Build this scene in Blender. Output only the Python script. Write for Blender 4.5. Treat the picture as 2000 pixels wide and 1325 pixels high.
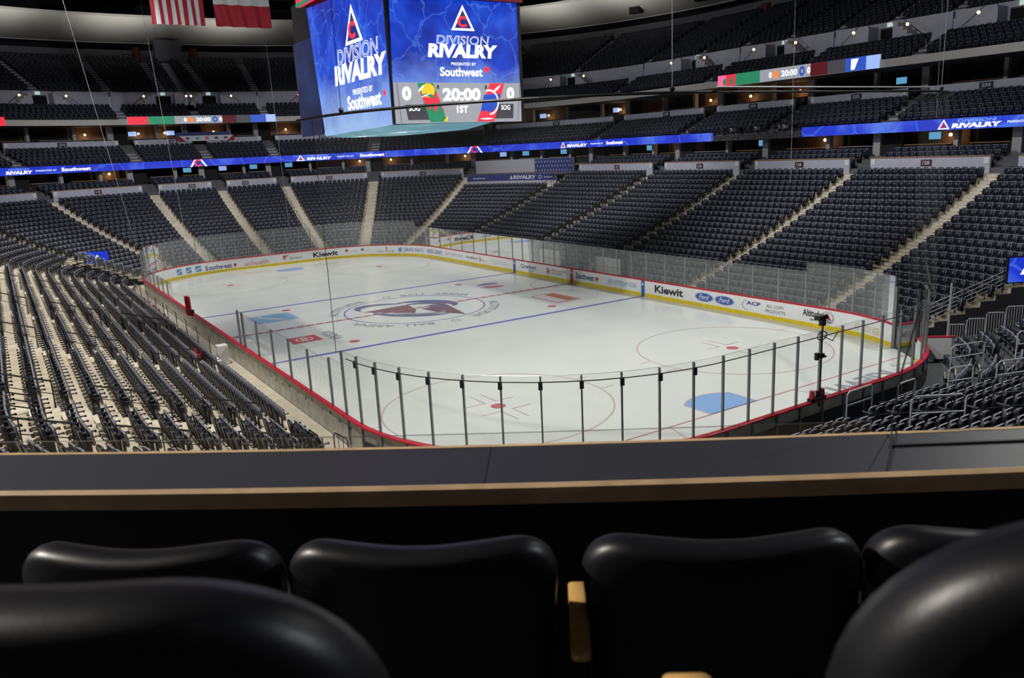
import bpy, bmesh, math, random
import numpy as np
from mathutils import Matrix, Vector
random.seed(7); rng = np.random.default_rng(7)
for o in list(bpy.data.objects): bpy.data.objects.remove(o)
SC = bpy.context.scene; COL = SC.collection
PI = math.pi

# ------------------------------------------------------------ camera
CAM = (46.5715388, -22.1020823, 9.81183886)
YAW, PIT, ROL, FPX = 2.57642695, -0.234204185, -0.0491864817, 1543.50865
cam = bpy.data.cameras.new('camera'); camo = bpy.data.objects.new('camera', cam); COL.objects.link(camo)
fw = Vector((math.cos(PIT)*math.cos(YAW), math.cos(PIT)*math.sin(YAW), math.sin(PIT)))
rt = Vector((math.sin(YAW), -math.cos(YAW), 0)); up = rt.cross(fw)
r2 = rt*math.cos(ROL)+up*math.sin(ROL); u2 = -rt*math.sin(ROL)+up*math.cos(ROL)
M = Matrix.Identity(4)
for i in range(3):
    M[i][0] = r2[i]; M[i][1] = u2[i]; M[i][2] = -fw[i]; M[i][3] = CAM[i]
camo.matrix_world = M
cam.sensor_width = 36; cam.lens = FPX/2000*36; cam.clip_start = .05; cam.clip_end = 400
cam.dof.use_dof = True; cam.dof.focus_distance = 38; cam.dof.aperture_fstop = 6.3
SC.camera = camo

# ------------------------------------------------------------ world, view
w = bpy.data.worlds.new('world'); SC.world = w; w.use_nodes = True
w.node_tree.nodes['Background'].inputs[0].default_value = (.55, .62, .8, 1)
w.node_tree.nodes['Background'].inputs[1].default_value = .17
SC.view_settings.view_transform = 'Standard'; SC.view_settings.look = 'None'
SC.view_settings.gamma = 1; SC.view_settings.exposure = 0; SC.view_settings.use_curve_mapping = False

# ------------------------------------------------------------ arena lamps (over the ice, high in the roof), and fill spots added for brightness
def spot(x, y, z, tx, ty, power, size, blend=1.0, col=(1, .985, .93), tz=0):
    l = bpy.data.lights.new('flood_or_fill_spot', 'SPOT'); l.energy = power; l.spot_size = math.radians(size)
    l.spot_blend = blend; l.shadow_soft_size = .35; l.color = col
    o = bpy.data.objects.new('flood_or_fill_spot', l); COL.objects.link(o); o.location = (x, y, z)
    o.rotation_euler = (Vector((tx, ty, tz))-Vector((x, y, z))).to_track_quat('-Z', 'Y').to_euler()
LAMP = 15500
for lx in (-29, -17, -9.5, 9.5, 17, 30):                 # floodlights on the ice, crossing from both catwalks
    for ly in (-20, 20):
        spot(lx, ly, 28, lx*.95, -ly*.15, LAMP*(1.3 if lx == 30 else .74), 76, .9)
for lx in (-26, -9, 9, 26):                      # floodlights washing the stands from the far catwalk
    spot(lx, -17, 28.5, lx*1.05, -23, LAMP*1.75, 60, 1.0, (1, .95, .86))
    spot(lx*1.1, 4, 28.5, lx*1.15, 31, LAMP*1.55, 44, 1.0, (.95, .96, 1), 3)
for lx in (-24, -6, 12, 24): spot(lx, 5, 27.5, lx*1.1, 41, LAMP*.42, 60, 1.0, (.95, .96, 1), 14)  # weak fill spots added to brighten the upper decks on the right
spot(0, -6, 24, -60, -4, LAMP*.6, 56, 1.0, (.95, .96, 1), 14)  # one more added fill, for the upper far end
for ly in (-10, 10): spot(8, ly, 28.5, -55, ly*1.2, LAMP*3.8, 33, 1.0, (.95, .96, 1), 2.5)
spot(14, 0, 28.5, 42, 6, LAMP*.6, 60, 1.0, (.9, .94, 1)); spot(26, -40, 25, 45.5, -21, LAMP*3.0, 30, 1.0, (1, .93, .84), 8.5); spot(52, 6, 25, 45.5, -21, LAMP*.55, 26, 1.0, (.9, .93, 1), 8.5)  # last two spots are added to brighten the counter and front seats
for a_ in (-1.25, -.95, -.65, -.35, -.1, .15, .45, .75, 1.05, 1.3):   # uplights washing the pale roof rim
    sx_, sy_ = (-22-41.5*math.cos(a_), 4.4*math.copysign(min(1, abs(a_)*2), a_)+41.5*math.sin(a_))
    spot(sx_, sy_, 23.2, -22-(sx_+22)*-1.06, sy_*1.06, 1700, 124, .8, (1, .97, .9), 30)

# ------------------------------------------------------------ materials
def lin(c):
    return tuple(((v/255)/12.92 if v/255 <= .04045 else ((v/255+.055)/1.055)**2.4) for v in c)
MT = {}
def mat(name, col, rough=.5, metal=0, emit=0, noise=0, nscale=3.0, spec=.5, srgb=False, coat=0, bump=0):
    if srgb: col = lin(col)
    m = bpy.data.materials.new(name); m.use_nodes = True; nt = m.node_tree; b = nt.nodes['Principled BSDF']
    b.inputs['Base Color'].default_value = (*col, 1); b.inputs['Roughness'].default_value = rough
    b.inputs['Metallic'].default_value = metal; b.inputs['Specular IOR Level'].default_value = spec
    if coat: b.inputs['Coat Weight'].default_value = coat; b.inputs['Coat Roughness'].default_value = .08
    if emit:
        b.inputs['Emission Color'].default_value = (*col, 1); b.inputs['Emission Strength'].default_value = emit
    if noise or bump:
        tc = nt.nodes.new('ShaderNodeTexCoord'); nz = nt.nodes.new('ShaderNodeTexNoise')
        nz.inputs['Scale'].default_value = nscale; nz.inputs['Detail'].default_value = 6
        nt.links.new(tc.outputs['Object'], nz.inputs['Vector'])
        if noise:
            mr = nt.nodes.new('ShaderNodeMapRange'); mr.inputs['From Min'].default_value = .3; mr.inputs['From Max'].default_value = .7
            mr.inputs['To Min'].default_value = 1-noise; mr.inputs['To Max'].default_value = 1+noise*.5
            mx = nt.nodes.new('ShaderNodeVectorMath'); mx.operation = 'SCALE'; mx.inputs[0].default_value = col
            nt.links.new(nz.outputs['Fac'], mr.inputs['Value']); nt.links.new(mr.outputs['Result'], mx.inputs['Scale'])
            nt.links.new(mx.outputs['Vector'], b.inputs['Base Color'])
        if bump:
            bp = nt.nodes.new('ShaderNodeBump'); bp.inputs['Strength'].default_value = bump; bp.inputs['Distance'].default_value = .01
            nt.links.new(nz.outputs['Fac'], bp.inputs['Height']); nt.links.new(bp.outputs['Normal'], b.inputs['Normal'])
    MT[name] = m; return m
mat('seat', (.013, .0165, .028), .42, noise=.15, nscale=8, spec=.42)
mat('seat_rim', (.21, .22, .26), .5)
mat('seat_metal', (.15, .15, .18), .4, .4)
mat('seat_navy', (.018, .024, .06), .38)
mat('vinyl', (.007, .0075, .010), .40, bump=.04, nscale=260, spec=.4)
mat('vinyl_dark', (.004, .0045, .006), .42)
mat('wood', (.60, .36, .12), .32, noise=.3, nscale=14, coat=.3)
mat('wood_edge', (.78, .55, .32), .3, noise=.25, nscale=9, coat=.4)
mat('counter_top', (.036, .039, .052), .42, noise=.12, nscale=60, spec=1.0)
mat('counter_front', (.010, .010, .012), .6)
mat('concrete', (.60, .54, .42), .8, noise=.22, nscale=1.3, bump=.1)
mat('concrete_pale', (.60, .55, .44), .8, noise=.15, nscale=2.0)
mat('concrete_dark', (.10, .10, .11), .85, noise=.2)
mat('soffit', (.55, .54, .51), .8)
mat('wall_grey', (.42, .42, .49), .75, noise=.08)
mat('fascia', (.55, .53, .48), .7)
mat('wall_stage', (.34, .34, .37), .8)
mat('wall_back', (.16, .16, .18), .8)
mat('wrap_red', (.13, .03, .015), .7)
mat('wall_upper', (.5, .5, .58), .8, noise=.08)
mat('wall_dark', (.045, .045, .052), .85)
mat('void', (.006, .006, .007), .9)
mat('column', (.33, .32, .31), .7)
mat('board_white', (.84, .85, .86), .35, noise=.04)
mat('board_back', (.62, .61, .53), .6, noise=.3, nscale=2)
mat('kick_yellow', (.78, .60, .015), .4, noise=.12)
mat('cap_red', (.52, .015, .035), .35)
mat('steel', (.45, .46, .48), .35, .8)
mat('post_grey', (.22, .23, .24), .4, .7)
mat('rail_white', (.62, .64, .68), .35, .3)
mat('black_metal', (.012, .012, .014), .45, .3)
mat('black', (.01, .01, .012), .5)
mat('rubber_floor', (.055, .06, .07), .7)
mat('blue_floor', (.02, .045, .12), .6)
mat('white', (.78, .78, .78), .5)
mat('paper', (.62, .63, .62), .6)
mat('red', (.55, .03, .035), .45); mat('red_pad', (.5, .01, .02), .5)
mat('text_black', (.02, .02, .025), .5); mat('text_navy', (.03, .035, .22), .5); mat('text_red', (.6, .03, .05), .5)
mat('text_blue', (.03, .12, .42), .5); mat('text_grey', (.22, .22, .24), .5); mat('text_gold', (.55, .42, .05), .5)
mat('text_lightgrey', (.45, .45, .47), .5); mat('text_sky', (.12, .32, .6), .5); mat('text_orange', (.55, .12, .05), .5)
mat('sign_maroon', (.045, .008, .018), .5); mat('sign_navy', (.012, .016, .03), .5); mat('sign_text', (.5, .5, .52), .5)
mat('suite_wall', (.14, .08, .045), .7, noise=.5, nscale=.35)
mat('suite_wall_grey', (.06, .06, .065), .7, noise=.4, nscale=.4)
mat('suite_wood', (.32, .17, .05), .5)
mat('flag_red', (.36, .015, .03), .8); mat('flag_white', (.55, .55, .55), .8)
mat('banner_blue', (.015, .025, .14), .6); mat('banner_white', (.5, .5, .55), .6)
mat('cable_white', (.35, .35, .36), .5)
mat('net_cord', (.02, .02, .022), .6)
mat('em_white', (1, 1, 1), .5, emit=.95); mat('em_soft', (.85, .9, 1), .5, emit=.8)
mat('em_pale_blue', (.35, .5, .95), .5, emit=.8)
mat('em_navy', (.01, .02, .16), .5, emit=1.0); mat('em_red', (.75, .03, .06), .5, emit=.9); mat('em_grey', (.27, .28, .31), .5, emit=1.0)
mat('em_dgrey', (.045, .045, .055), .5, emit=1.0); mat('em_green', (.02, .2, .1), .5, emit=1.0); mat('em_yellow', (.85, .48, .02), .5, emit=1.0)
mat('em_blue', (.02, .07, .42), .5, emit=1.0); mat('em_teal', (.17, .42, .5), .5, emit=.8); mat('em_line', (.25, .45, 1), .5, emit=.8)
mat('em_orange', (.9, .22, .05), .5, emit=1.0); mat('em_cyan', (.15, .45, .75), .5, emit=.7)
mat('em_warm', (1, .72, .35), .5, emit=3.0); mat('em_exit', (.6, .8, .7), .5, emit=.55); mat('em_step', (.6, .62, .75), .5, emit=.35)
mat('rival_red', (.38, .02, .04), .5); mat('steel_dark', (.05, .05, .055), .4, .6)

def screen_mat(name, dark, mid, lite, scale=.35, lines=True, strength=1.0, fog=None):
    """LED screen picture: cloudy blue with pale crack lines, made from noise and voronoi edges."""
    m = bpy.data.materials.new(name); m.use_nodes = True; nt = m.node_tree; b = nt.nodes['Principled BSDF']
    b.inputs['Base Color'].default_value = (.01, .01, .02, 1); b.inputs['Roughness'].default_value = .6
    tc = nt.nodes.new('ShaderNodeTexCoord'); nz = nt.nodes.new('ShaderNodeTexNoise'); nz.inputs['Scale'].default_value = scale; nz.inputs['Detail'].default_value = 7
    cr = nt.nodes.new('ShaderNodeValToRGB'); e = cr.color_ramp.elements
    e[0].position = .3; e[0].color = (*dark, 1); e[1].position = .72; e[1].color = (*lite, 1)
    k = e.new(.5); k.color = (*mid, 1)
    nt.links.new(tc.outputs['Object'], nz.inputs['Vector']); nt.links.new(nz.outputs['Fac'], cr.inputs['Fac'])
    out = cr.outputs['Color']
    if lines:
        vo = nt.nodes.new('ShaderNodeTexVoronoi'); vo.feature = 'DISTANCE_TO_EDGE'; vo.inputs['Scale'].default_value = scale*1.4
        ad = nt.nodes.new('ShaderNodeVectorMath'); ad.operation = 'ADD'
        n2 = nt.nodes.new('ShaderNodeTexNoise'); n2.inputs['Scale'].default_value = scale*3; nt.links.new(tc.outputs['Object'], n2.inputs['Vector'])
        nt.links.new(tc.outputs['Object'], ad.inputs[0]); nt.links.new(n2.outputs['Color'], ad.inputs[1]); nt.links.new(ad.outputs['Vector'], vo.inputs['Vector'])
        mr = nt.nodes.new('ShaderNodeMapRange'); mr.inputs['From Min'].default_value = 0; mr.inputs['From Max'].default_value = .03
        mr.inputs['To Min'].default_value = .38; mr.inputs['To Max'].default_value = 0
        nt.links.new(vo.outputs['Distance'], mr.inputs['Value'])
        mx = nt.nodes.new('ShaderNodeMix'); mx.data_type = 'RGBA'; mx.inputs[7].default_value = (.12, .3, .95, 1)
        nt.links.new(mr.outputs['Result'], mx.inputs[0]); nt.links.new(out, mx.inputs[6]); out = mx.outputs[2]
    if fog:                                    # pale clouds along the bottom of the picture shown
        z0, z1 = fog; sp = nt.nodes.new('ShaderNodeSeparateXYZ'); nt.links.new(tc.outputs['Object'], sp.inputs[0])
        n3 = nt.nodes.new('ShaderNodeTexNoise'); n3.inputs['Scale'].default_value = .6; n3.inputs['Detail'].default_value = 5; nt.links.new(tc.outputs['Object'], n3.inputs['Vector'])
        ma = nt.nodes.new('ShaderNodeMath'); ma.operation = 'MULTIPLY_ADD'; ma.inputs[1].default_value = -3.0
        nt.links.new(n3.outputs['Fac'], ma.inputs[0]); nt.links.new(sp.outputs['Z'], ma.inputs[2])
        mr = nt.nodes.new('ShaderNodeMapRange'); mr.inputs['From Min'].default_value = z0-1.5; mr.inputs['From Max'].default_value = z1-1.5
        mr.inputs['To Min'].default_value = .85; mr.inputs['To Max'].default_value = 0
        nt.links.new(ma.outputs[0], mr.inputs['Value'])
        mx = nt.nodes.new('ShaderNodeMix'); mx.data_type = 'RGBA'; mx.inputs[7].default_value = (.38, .58, .9, 1)
        nt.links.new(mr.outputs['Result'], mx.inputs[0]); nt.links.new(out, mx.inputs[6]); out = mx.outputs[2]
    nt.links.new(out, b.inputs['Emission Color']); b.inputs['Emission Strength'].default_value = strength
    MT[name] = m
screen_mat('screen_blue', (.002, .012, .22), (.004, .045, .55), (.03, .16, .85), .4, fog=(.1, 3.4))
screen_mat('ribbon_blue', (.004, .01, .4), (.012, .04, .62), (.12, .24, .85), .22, True)
screen_mat('screen_dim', (.002, .006, .05), (.004, .02, .13), (.02, .07, .3), .3, False, .4)
screen_mat('screen_under', (.08, .25, .32), (.13, .34, .42), (.3, .5, .55), .4, False, .8)

def glass_mat(name, tr, haze, tint=(.86, .9, .9)):
    m = bpy.data.materials.new(name); m.use_nodes = True; nt = m.node_tree; nt.nodes.clear()
    o = nt.nodes.new('ShaderNodeOutputMaterial'); t = nt.nodes.new('ShaderNodeBsdfTransparent'); t.inputs[0].default_value = (tr, tr, tr*1.0, 1)
    d = nt.nodes.new('ShaderNodeBsdfDiffuse'); d.inputs[0].default_value = (*tint, 1)
    g = nt.nodes.new('ShaderNodeBsdfGlossy'); g.inputs['Roughness'].default_value = .03; g.inputs[0].default_value = (.9, .93, .95, 1)
    m1 = nt.nodes.new('ShaderNodeMixShader'); m1.inputs[0].default_value = haze
    fr = nt.nodes.new('ShaderNodeFresnel'); fr.inputs[0].default_value = 1.2
    m2 = nt.nodes.new('ShaderNodeMixShader')
    nt.links.new(t.outputs[0], m1.inputs[1]); nt.links.new(d.outputs[0], m1.inputs[2]); nt.links.new(fr.outputs[0], m2.inputs[0])
    nt.links.new(m1.outputs[0], m2.inputs[1]); nt.links.new(g.outputs[0], m2.inputs[2]); nt.links.new(m2.outputs[0], o.inputs[0]); MT[name] = m
glass_mat('glass', .97, .075); glass_mat('glass_far', .94, .125); glass_mat('net', .985, .012); _n = MT['net'].node_tree; _n.links.new(_n.nodes['Mix Shader'].outputs[0], _n.nodes['Material Output'].inputs[0])

m = mat('ice', (.63, .665, .635), .16, spec=.35)
nt = m.node_tree; b = nt.nodes['Principled BSDF']
tc = nt.nodes.new('ShaderNodeTexCoord'); nz = nt.nodes.new('ShaderNodeTexNoise'); nz.inputs['Scale'].default_value = .35; nz.inputs['Detail'].default_value = 8
mr = nt.nodes.new('ShaderNodeMapRange'); mr.inputs['To Min'].default_value = .10; mr.inputs['To Max'].default_value = .26
nt.links.new(tc.outputs['Object'], nz.inputs['Vector']); nt.links.new(nz.outputs['Fac'], mr.inputs['Value']); nt.links.new(mr.outputs['Result'], b.inputs['Roughness'])
cr = nt.nodes.new('ShaderNodeValToRGB'); cr.color_ramp.elements[0].color = (.585, .625, .60, 1); cr.color_ramp.elements[1].color = (.66, .69, .66, 1)
nt.links.new(nz.outputs['Fac'], cr.inputs['Fac']); nt.links.new(cr.outputs['Color'], b.inputs['Base Color'])
for n_, c_ in dict(ice_red=(.42, .16, .17), ice_blue=(.12, .12, .42), ice_dot=(.45, .12, .14), ice_crease=(.22, .38, .66), ice_navy=(.15, .16, .26), ice_maroon=(.20, .125, .14),
                   ice_grey=(.27, .30, .32), ice_sky=(.22, .40, .58), ice_white=(.6, .62, .62), ice_gold=(.42, .28, .10), ice_scarlet=(.5, .09, .1), ice_line=(.50, .36, .37)).items():
    mat(n_, c_, .25, spec=.35)

# ------------------------------------------------------------ mesh building
class MB:
    def __init__(s): s.v = []; s.f = []; s.m = []; s.mats = []
    def mi(s, m):
        if m not in s.mats: s.mats.append(m)
        return s.mats.index(m)
    def add(s, vs, fs, m):
        o = len(s.v); k = s.mi(m); s.v += [tuple(p) for p in vs]
        for f in fs: s.f.append(tuple(i+o for i in f)); s.m.append(k)
    def box(s, x0, x1, y0, y1, z0, z1, m, fn=None):
        vs = [(x, y, z) for x in (x0, x1) for y in (y0, y1) for z in (z0, z1)]
        if fn: vs = [fn(*p) for p in vs]
        s.add(vs, [(0, 1, 3, 2), (4, 6, 7, 5), (0, 4, 5, 1), (2, 3, 7, 6), (0, 2, 6, 4), (1, 5, 7, 3)], m)
    def tube(s, pts, r, m, n=6, caps=True):
        pts = [Vector(p) for p in pts]; rings = []
        for i, p in enumerate(pts):
            a = pts[max(i-1, 0)]; b = pts[min(i+1, len(pts)-1)]; t = (b-a).normalized()
            h = Vector((0, 0, 1)) if abs(t.z) < .9 else Vector((1, 0, 0))
            u = t.cross(h).normalized(); v = t.cross(u)
            rr = r[i] if isinstance(r, (list, tuple)) else r
            rings.append([p+u*rr*math.cos(2*PI*j/n)+v*rr*math.sin(2*PI*j/n) for j in range(n)])
        vs = [q for rg in rings for q in rg]; fs = []
        for i in range(len(rings)-1):
            for j in range(n): k = (j+1) % n; fs.append((i*n+j, i*n+k, (i+1)*n+k, (i+1)*n+j))
        if caps: fs.append(tuple(range(n))[::-1]); fs.append(tuple((len(rings)-1)*n+j for j in range(n)))
        s.add(vs, fs, m)
    def prism(s, poly, h, m, fn):
        """poly 2D extruded by h, mapped by fn(x, y, depth)"""
        n = len(poly); vs = [fn(x, y, 0) for x, y in poly]+[fn(x, y, h) for x, y in poly]
        s.add(vs, [tuple(range(n)), tuple(range(2*n-1, n-1, -1))]+[(i, i+n, (i+1) % n+n, (i+1) % n) for i in range(n)], m)
    def ball(s, c, r, m, n=10, k=6, sz=1):
        vs = []; fs = []
        for i in range(k+1):
            a = PI*i/k
            for j in range(n): b = 2*PI*j/n; vs.append((c[0]+r*math.sin(a)*math.cos(b), c[1]+r*math.sin(a)*math.sin(b), c[2]+r*sz*math.cos(a)))
        for i in range(k):
            for j in range(n): q = (j+1) % n; fs.append((i*n+j, (i+1)*n+j, (i+1)*n+q, i*n+q))
        s.add(vs, fs, m)
    def sweep(s, prof, s0, s1, m, step=1.0, caps=True):
        """closed (d, z) outline swept along the rink contour; m is one material or one per edge"""
        n = max(1, int(math.ceil((s1-s0)/step))); k = len(prof); vs = []
        for i in range(n+1):
            ss = s0+(s1-s0)*i/n
            for d, z in prof: vs.append(P(ss, d, z))
        for j in range(k):
            fs = [(i*k+j, (i+1)*k+j, (i+1)*k+(j+1) % k, i*k+(j+1) % k) for i in range(n)]
            if j == 0: base_o = len(s.v); s.v += vs
            q = s.mi(m[j] if isinstance(m, (list, tuple)) else m)
            for f in fs: s.f.append(tuple(x+base_o for x in f)); s.m.append(q)
        if caps:
            q = s.mi(m[0] if isinstance(m, (list, tuple)) else m)
            s.f.append(tuple(base_o+x for x in range(k))[::-1]); s.m.append(q); s.f.append(tuple(base_o+n*k+x for x in range(k))); s.m.append(q)
    def mesh(s, name, smooth=False):
        me = bpy.data.meshes.new(name); me.from_pydata(s.v, [], s.f)
        for mm in s.mats: me.materials.append(MT[mm])
        me.polygons.foreach_set('material_index', s.m)
        if smooth: me.polygons.foreach_set('use_smooth', [True]*len(s.f))
        me.update(); return me
    def build(s, name, parent=None, smooth=False, loc=None, fix=True):
        me = s.mesh(name, smooth)
        if fix:
            bm = bmesh.new(); bm.from_mesh(me); bmesh.ops.recalc_face_normals(bm, faces=bm.faces); bm.to_mesh(me); bm.free()
        return link(name, me, parent, loc)
def link(name, me, parent=None, loc=None):
    o = bpy.data.objects.new(name, me); COL.objects.link(o)
    if loc: o.location = loc
    if parent: o.parent = parent
    return o
def tag(o, label=None, cat=None, group=None, kind=None):
    if label: o['label'] = label
    if cat: o['category'] = cat
    if group: o['group'] = group
    if kind: o['kind'] = kind
    return o
def thing(name, label, cat, loc=(0, 0, 0), group=None):
    o = bpy.data.objects.new(name, None); COL.objects.link(o); o.location = loc; o.empty_display_size = .2
    return tag(o, label, cat, group)
def struct(o): o['kind'] = 'structure'; return o

# ------------------------------------------------------------ rink contour: s runs round the rink, d outward
R0 = 8.53; QA = R0*PI/2; LT = 2*43.9+2*8.84+4*QA
def base(s):
    s = s % LT
    if s < 43.9: return (21.95-s, 12.95, 0., 1.)
    s -= 43.9
    if s < QA: a = PI/2+s/R0; return (-21.95+R0*math.cos(a), 4.42+R0*math.sin(a), math.cos(a), math.sin(a))
    s -= QA
    if s < 8.84: return (-30.48, 4.42-s, -1., 0.)
    s -= 8.84
    if s < QA: a = PI+s/R0; return (-21.95+R0*math.cos(a), -4.42+R0*math.sin(a), math.cos(a), math.sin(a))
    s -= QA
    if s < 43.9: return (-21.95+s, -12.95, 0., -1.)
    s -= 43.9
    if s < QA: a = 1.5*PI+s/R0; return (21.95+R0*math.cos(a), -4.42+R0*math.sin(a), math.cos(a), math.sin(a))
    s -= QA
    if s < 8.84: return (30.48, -4.42+s, 1., 0.)
    s -= 8.84; a = s/R0; return (21.95+R0*math.cos(a), 4.42+R0*math.sin(a), math.cos(a), math.sin(a))
def P(s, d, z=0):
    x, y, nx, ny = base(s); return (x+nx*d, y+ny*d, z)
def local(s, d, z):
    """frame standing at (s, d): x to the right seen from the ice, y outward, z up"""
    x, y, nx, ny = base(s); ox, oy = x+nx*d, y+ny*d
    return lambda a, b, c: (ox+ny*a+nx*b, oy-nx*a+ny*b, z+c)
_ss = np.arange(-20, LT+20, .05)
def _corner(s):
    s = s % LT
    return (43.9 < s < 43.9+QA) or (43.9+QA+8.84 < s < 43.9+2*QA+8.84) or (87.8+8.84+2*QA < s < 87.8+8.84+3*QA) or s > LT-QA
_cm = np.array([_corner(x) for x in _ss])
def cum(d):
    sc = np.where(_cm, (R0+d)/R0, 1.0)*.05; return np.concatenate([[0], np.cumsum(sc)[:-1]])
_cc = {}
def arc(d):
    k = round(d, 3)
    if k not in _cc: _cc[k] = cum(d)
    return _cc[k]
def s_step(s, d, dist):           # move along the contour at depth d
    c = arc(d); return float(np.interp(np.interp(s, _ss, c)+dist, c, _ss))

# ------------------------------------------------------------ lettering as mesh
_tc = {}
def tmesh(txt, bold=0.0, shear=0.0):
    k = (txt, bold, shear)
    if k in _tc: return _tc[k]
    c = bpy.data.curves.new('t', 'FONT'); c.body = txt; c.size = 1; c.offset = bold; c.shear = shear; c.resolution_u = 3; c.fill_mode = 'FRONT'; c.align_x = 'LEFT'
    o = bpy.data.objects.new('t', c); COL.objects.link(o); dg = bpy.context.evaluated_depsgraph_get(); dg.update()
    me = bpy.data.meshes.new_from_object(o.evaluated_get(dg))
    v = np.array([q.co[:2] for q in me.vertices]); f = [tuple(p.vertices) for p in me.polygons]
    bpy.data.objects.remove(o); bpy.data.curves.remove(c); bpy.data.meshes.remove(me)
    v = (v-v.min(0))/(v.max(0)-v.min(0)); _tc[k] = (v, f); return _tc[k]
def letter(mb, txt, x0, y0, w, h, m, fn, bold=0.0, shear=0.0):
    v, f = tmesh(txt, bold, shear)
    mb.add([fn(x0+a*w, y0+b*h) for a, b in v], f, m)
def poly(mb, pts, m, fn): mb.add([fn(*p) for p in pts], [tuple(range(len(pts)))], m)
def disc(mb, cx, cy, rx, ry, m, fn, n=28, a0=0, a1=2*PI): poly(mb, [(cx+rx*math.cos(a0+(a1-a0)*i/n), cy+ry*math.sin(a0+(a1-a0)*i/n)) for i in range(n if a1-a0 > 6.2 else n+1)], m, fn)
def ring(mb, cx, cy, r1, r2, m, fn, n=48, a0=0, a1=2*PI, ry=None):
    k = (ry/r2) if ry else 1
    A = [a0+(a1-a0)*i/n for i in range(n+1)]
    mb.add([fn(cx+r*math.cos(a), cy+r*k*math.sin(a)) for a in A for r in (r1, r2)], [(2*i, 2*i+1, 2*i+3, 2*i+2) for i in range(n)], m)

# ============================================================ ice sheet and its markings
rink = thing('ice_rink', 'white hockey ice sheet with painted lines, circles and logos', 'ice rink')
def rr(off):
    return [P(LT*i/240, off)[:2] for i in range(240)]
mb = MB(); pts = rr(.02)
n = len(pts); mb.add([(x, y, 0) for x, y in pts]+[(x, y, -.06) for x, y in pts], [tuple(range(n)), tuple(range(2*n-1, n-1, -1))]+[(i, i+n, (i+1) % n+n, (i+1) % n) for i in range(n)], 'ice')
mb.build('ice_surface', rink)
def flat(z): return lambda x, y: (x, y, z)
def part(name, fnb, z=.006, label=None, parent=None):
    mb = MB(); fnb(mb, flat(z)); o = mb.build(name, parent or rink, fix=False)
    if label: o['label'] = label
    return o
def rect(mb, f, x0, x1, y0, y1, m): poly(mb, [(x0, y0), (x1, y0), (x1, y1), (x0, y1)], m, f)
for x in (-7.77, 7.77): part('blue_line', lambda mb, f: rect(mb, f, x-.15, x+.15, -12.94, 12.94, 'ice_blue'), .005, 'wide blue line across the ice')
part('centre_line', lambda mb, f: rect(mb, f, -.15, .15, -12.94, 12.94, 'ice_line'), .006, 'pale red centre line')
part('centre_line_dashes', lambda mb, f: [rect(mb, f, -.13, .13, -12.9+i*.62, -12.9+i*.62+.4, 'ice_red') for i in range(41)], .016, 'darker red dashes along the centre line')['kind'] = 'stuff'
for x in (-27.13, 27.13):
    hw = 4.42+math.sqrt((R0)**2-(27.13-21.95)**2)
    part('goal_line', lambda mb, f: rect(mb, f, x-.03, x+.03, -hw, hw, 'ice_dot'), .006, 'thin red goal line')
    sg = 1 if x > 0 else -1
    for y in (-1, 1):
        part('trapezoid_line', lambda mb, f: poly(mb, [(x, y*3.35-.03), (x, y*3.35+.03), (x+sg*3.33, y*4.27+.03), (x+sg*3.33, y*4.27-.03)], 'ice_line', f), .006)
    cr_pts = [(0, -1.22), (-1.37, -1.22)]+[(-1.83*math.cos(a), 1.83*math.sin(a)) for a in np.linspace(-.72, .72, 13)]+[(-1.37, 1.22), (0, 1.22)]
    part('goal_crease', lambda mb, f: poly(mb, [(x+sg*a, b) for a, b in cr_pts], 'ice_crease', f), .006, 'pale blue goal crease')
    part('crease_outline', lambda mb, f: mb.add([f(x+sg*a*k, b*k) for a, b in cr_pts for k in (1, 1.035)], [(2*i, 2*i+1, 2*i+3, 2*i+2) for i in range(len(cr_pts)-1)], 'ice_line'), .007)
for cx in (-21.03, 21.03):
    for cy in (-6.7, 6.7):
        part('faceoff_circle', lambda mb, f: ring(mb, cx, cy, 4.54, 4.60, 'ice_line', f, 64), .006, 'thin red faceoff circle')
        part('faceoff_spot', lambda mb, f: disc(mb, cx, cy, .30, .30, 'ice_dot', f), .008, 'red faceoff spot')
        def marks(mb, f):
            for sx in (-1, 1):
                for sy in (-1, 1):
                    rect(mb, f, *sorted((cx+sx*.6, cx+sx*1.8)), *sorted((cy+sy*.23, cy+sy*.28)), 'ice_line')
                    rect(mb, f, *sorted((cx+sx*.6, cx+sx*.65)), *sorted((cy+sy*.23, cy+sy*1.13)), 'ice_line')
                    rect(mb, f, *sorted((cx+sx*.85, cx+sx*.9)), *sorted((cy+sy*4.57, cy+sy*5.2)), 'ice_line')
        part('faceoff_marks', marks, .007)
for cx in (-6.1, 6.1):
    for cy in (-6.7, 6.7): part('faceoff_spot', lambda mb, f: disc(mb, cx, cy, .30, .30, 'ice_dot', f), .008, 'red neutral zone faceoff spot')
part('centre_circle', lambda mb, f: ring(mb, 0, 0, 4.54, 4.62, 'ice_blue', f, 72), .008, 'blue centre circle')
part('referee_crease', lambda mb, f: ring(mb, 0, 12.9, 3.02, 3.08, 'ice_line', f, 40, PI, 2*PI), .007, 'half circle by the boards')
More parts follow.
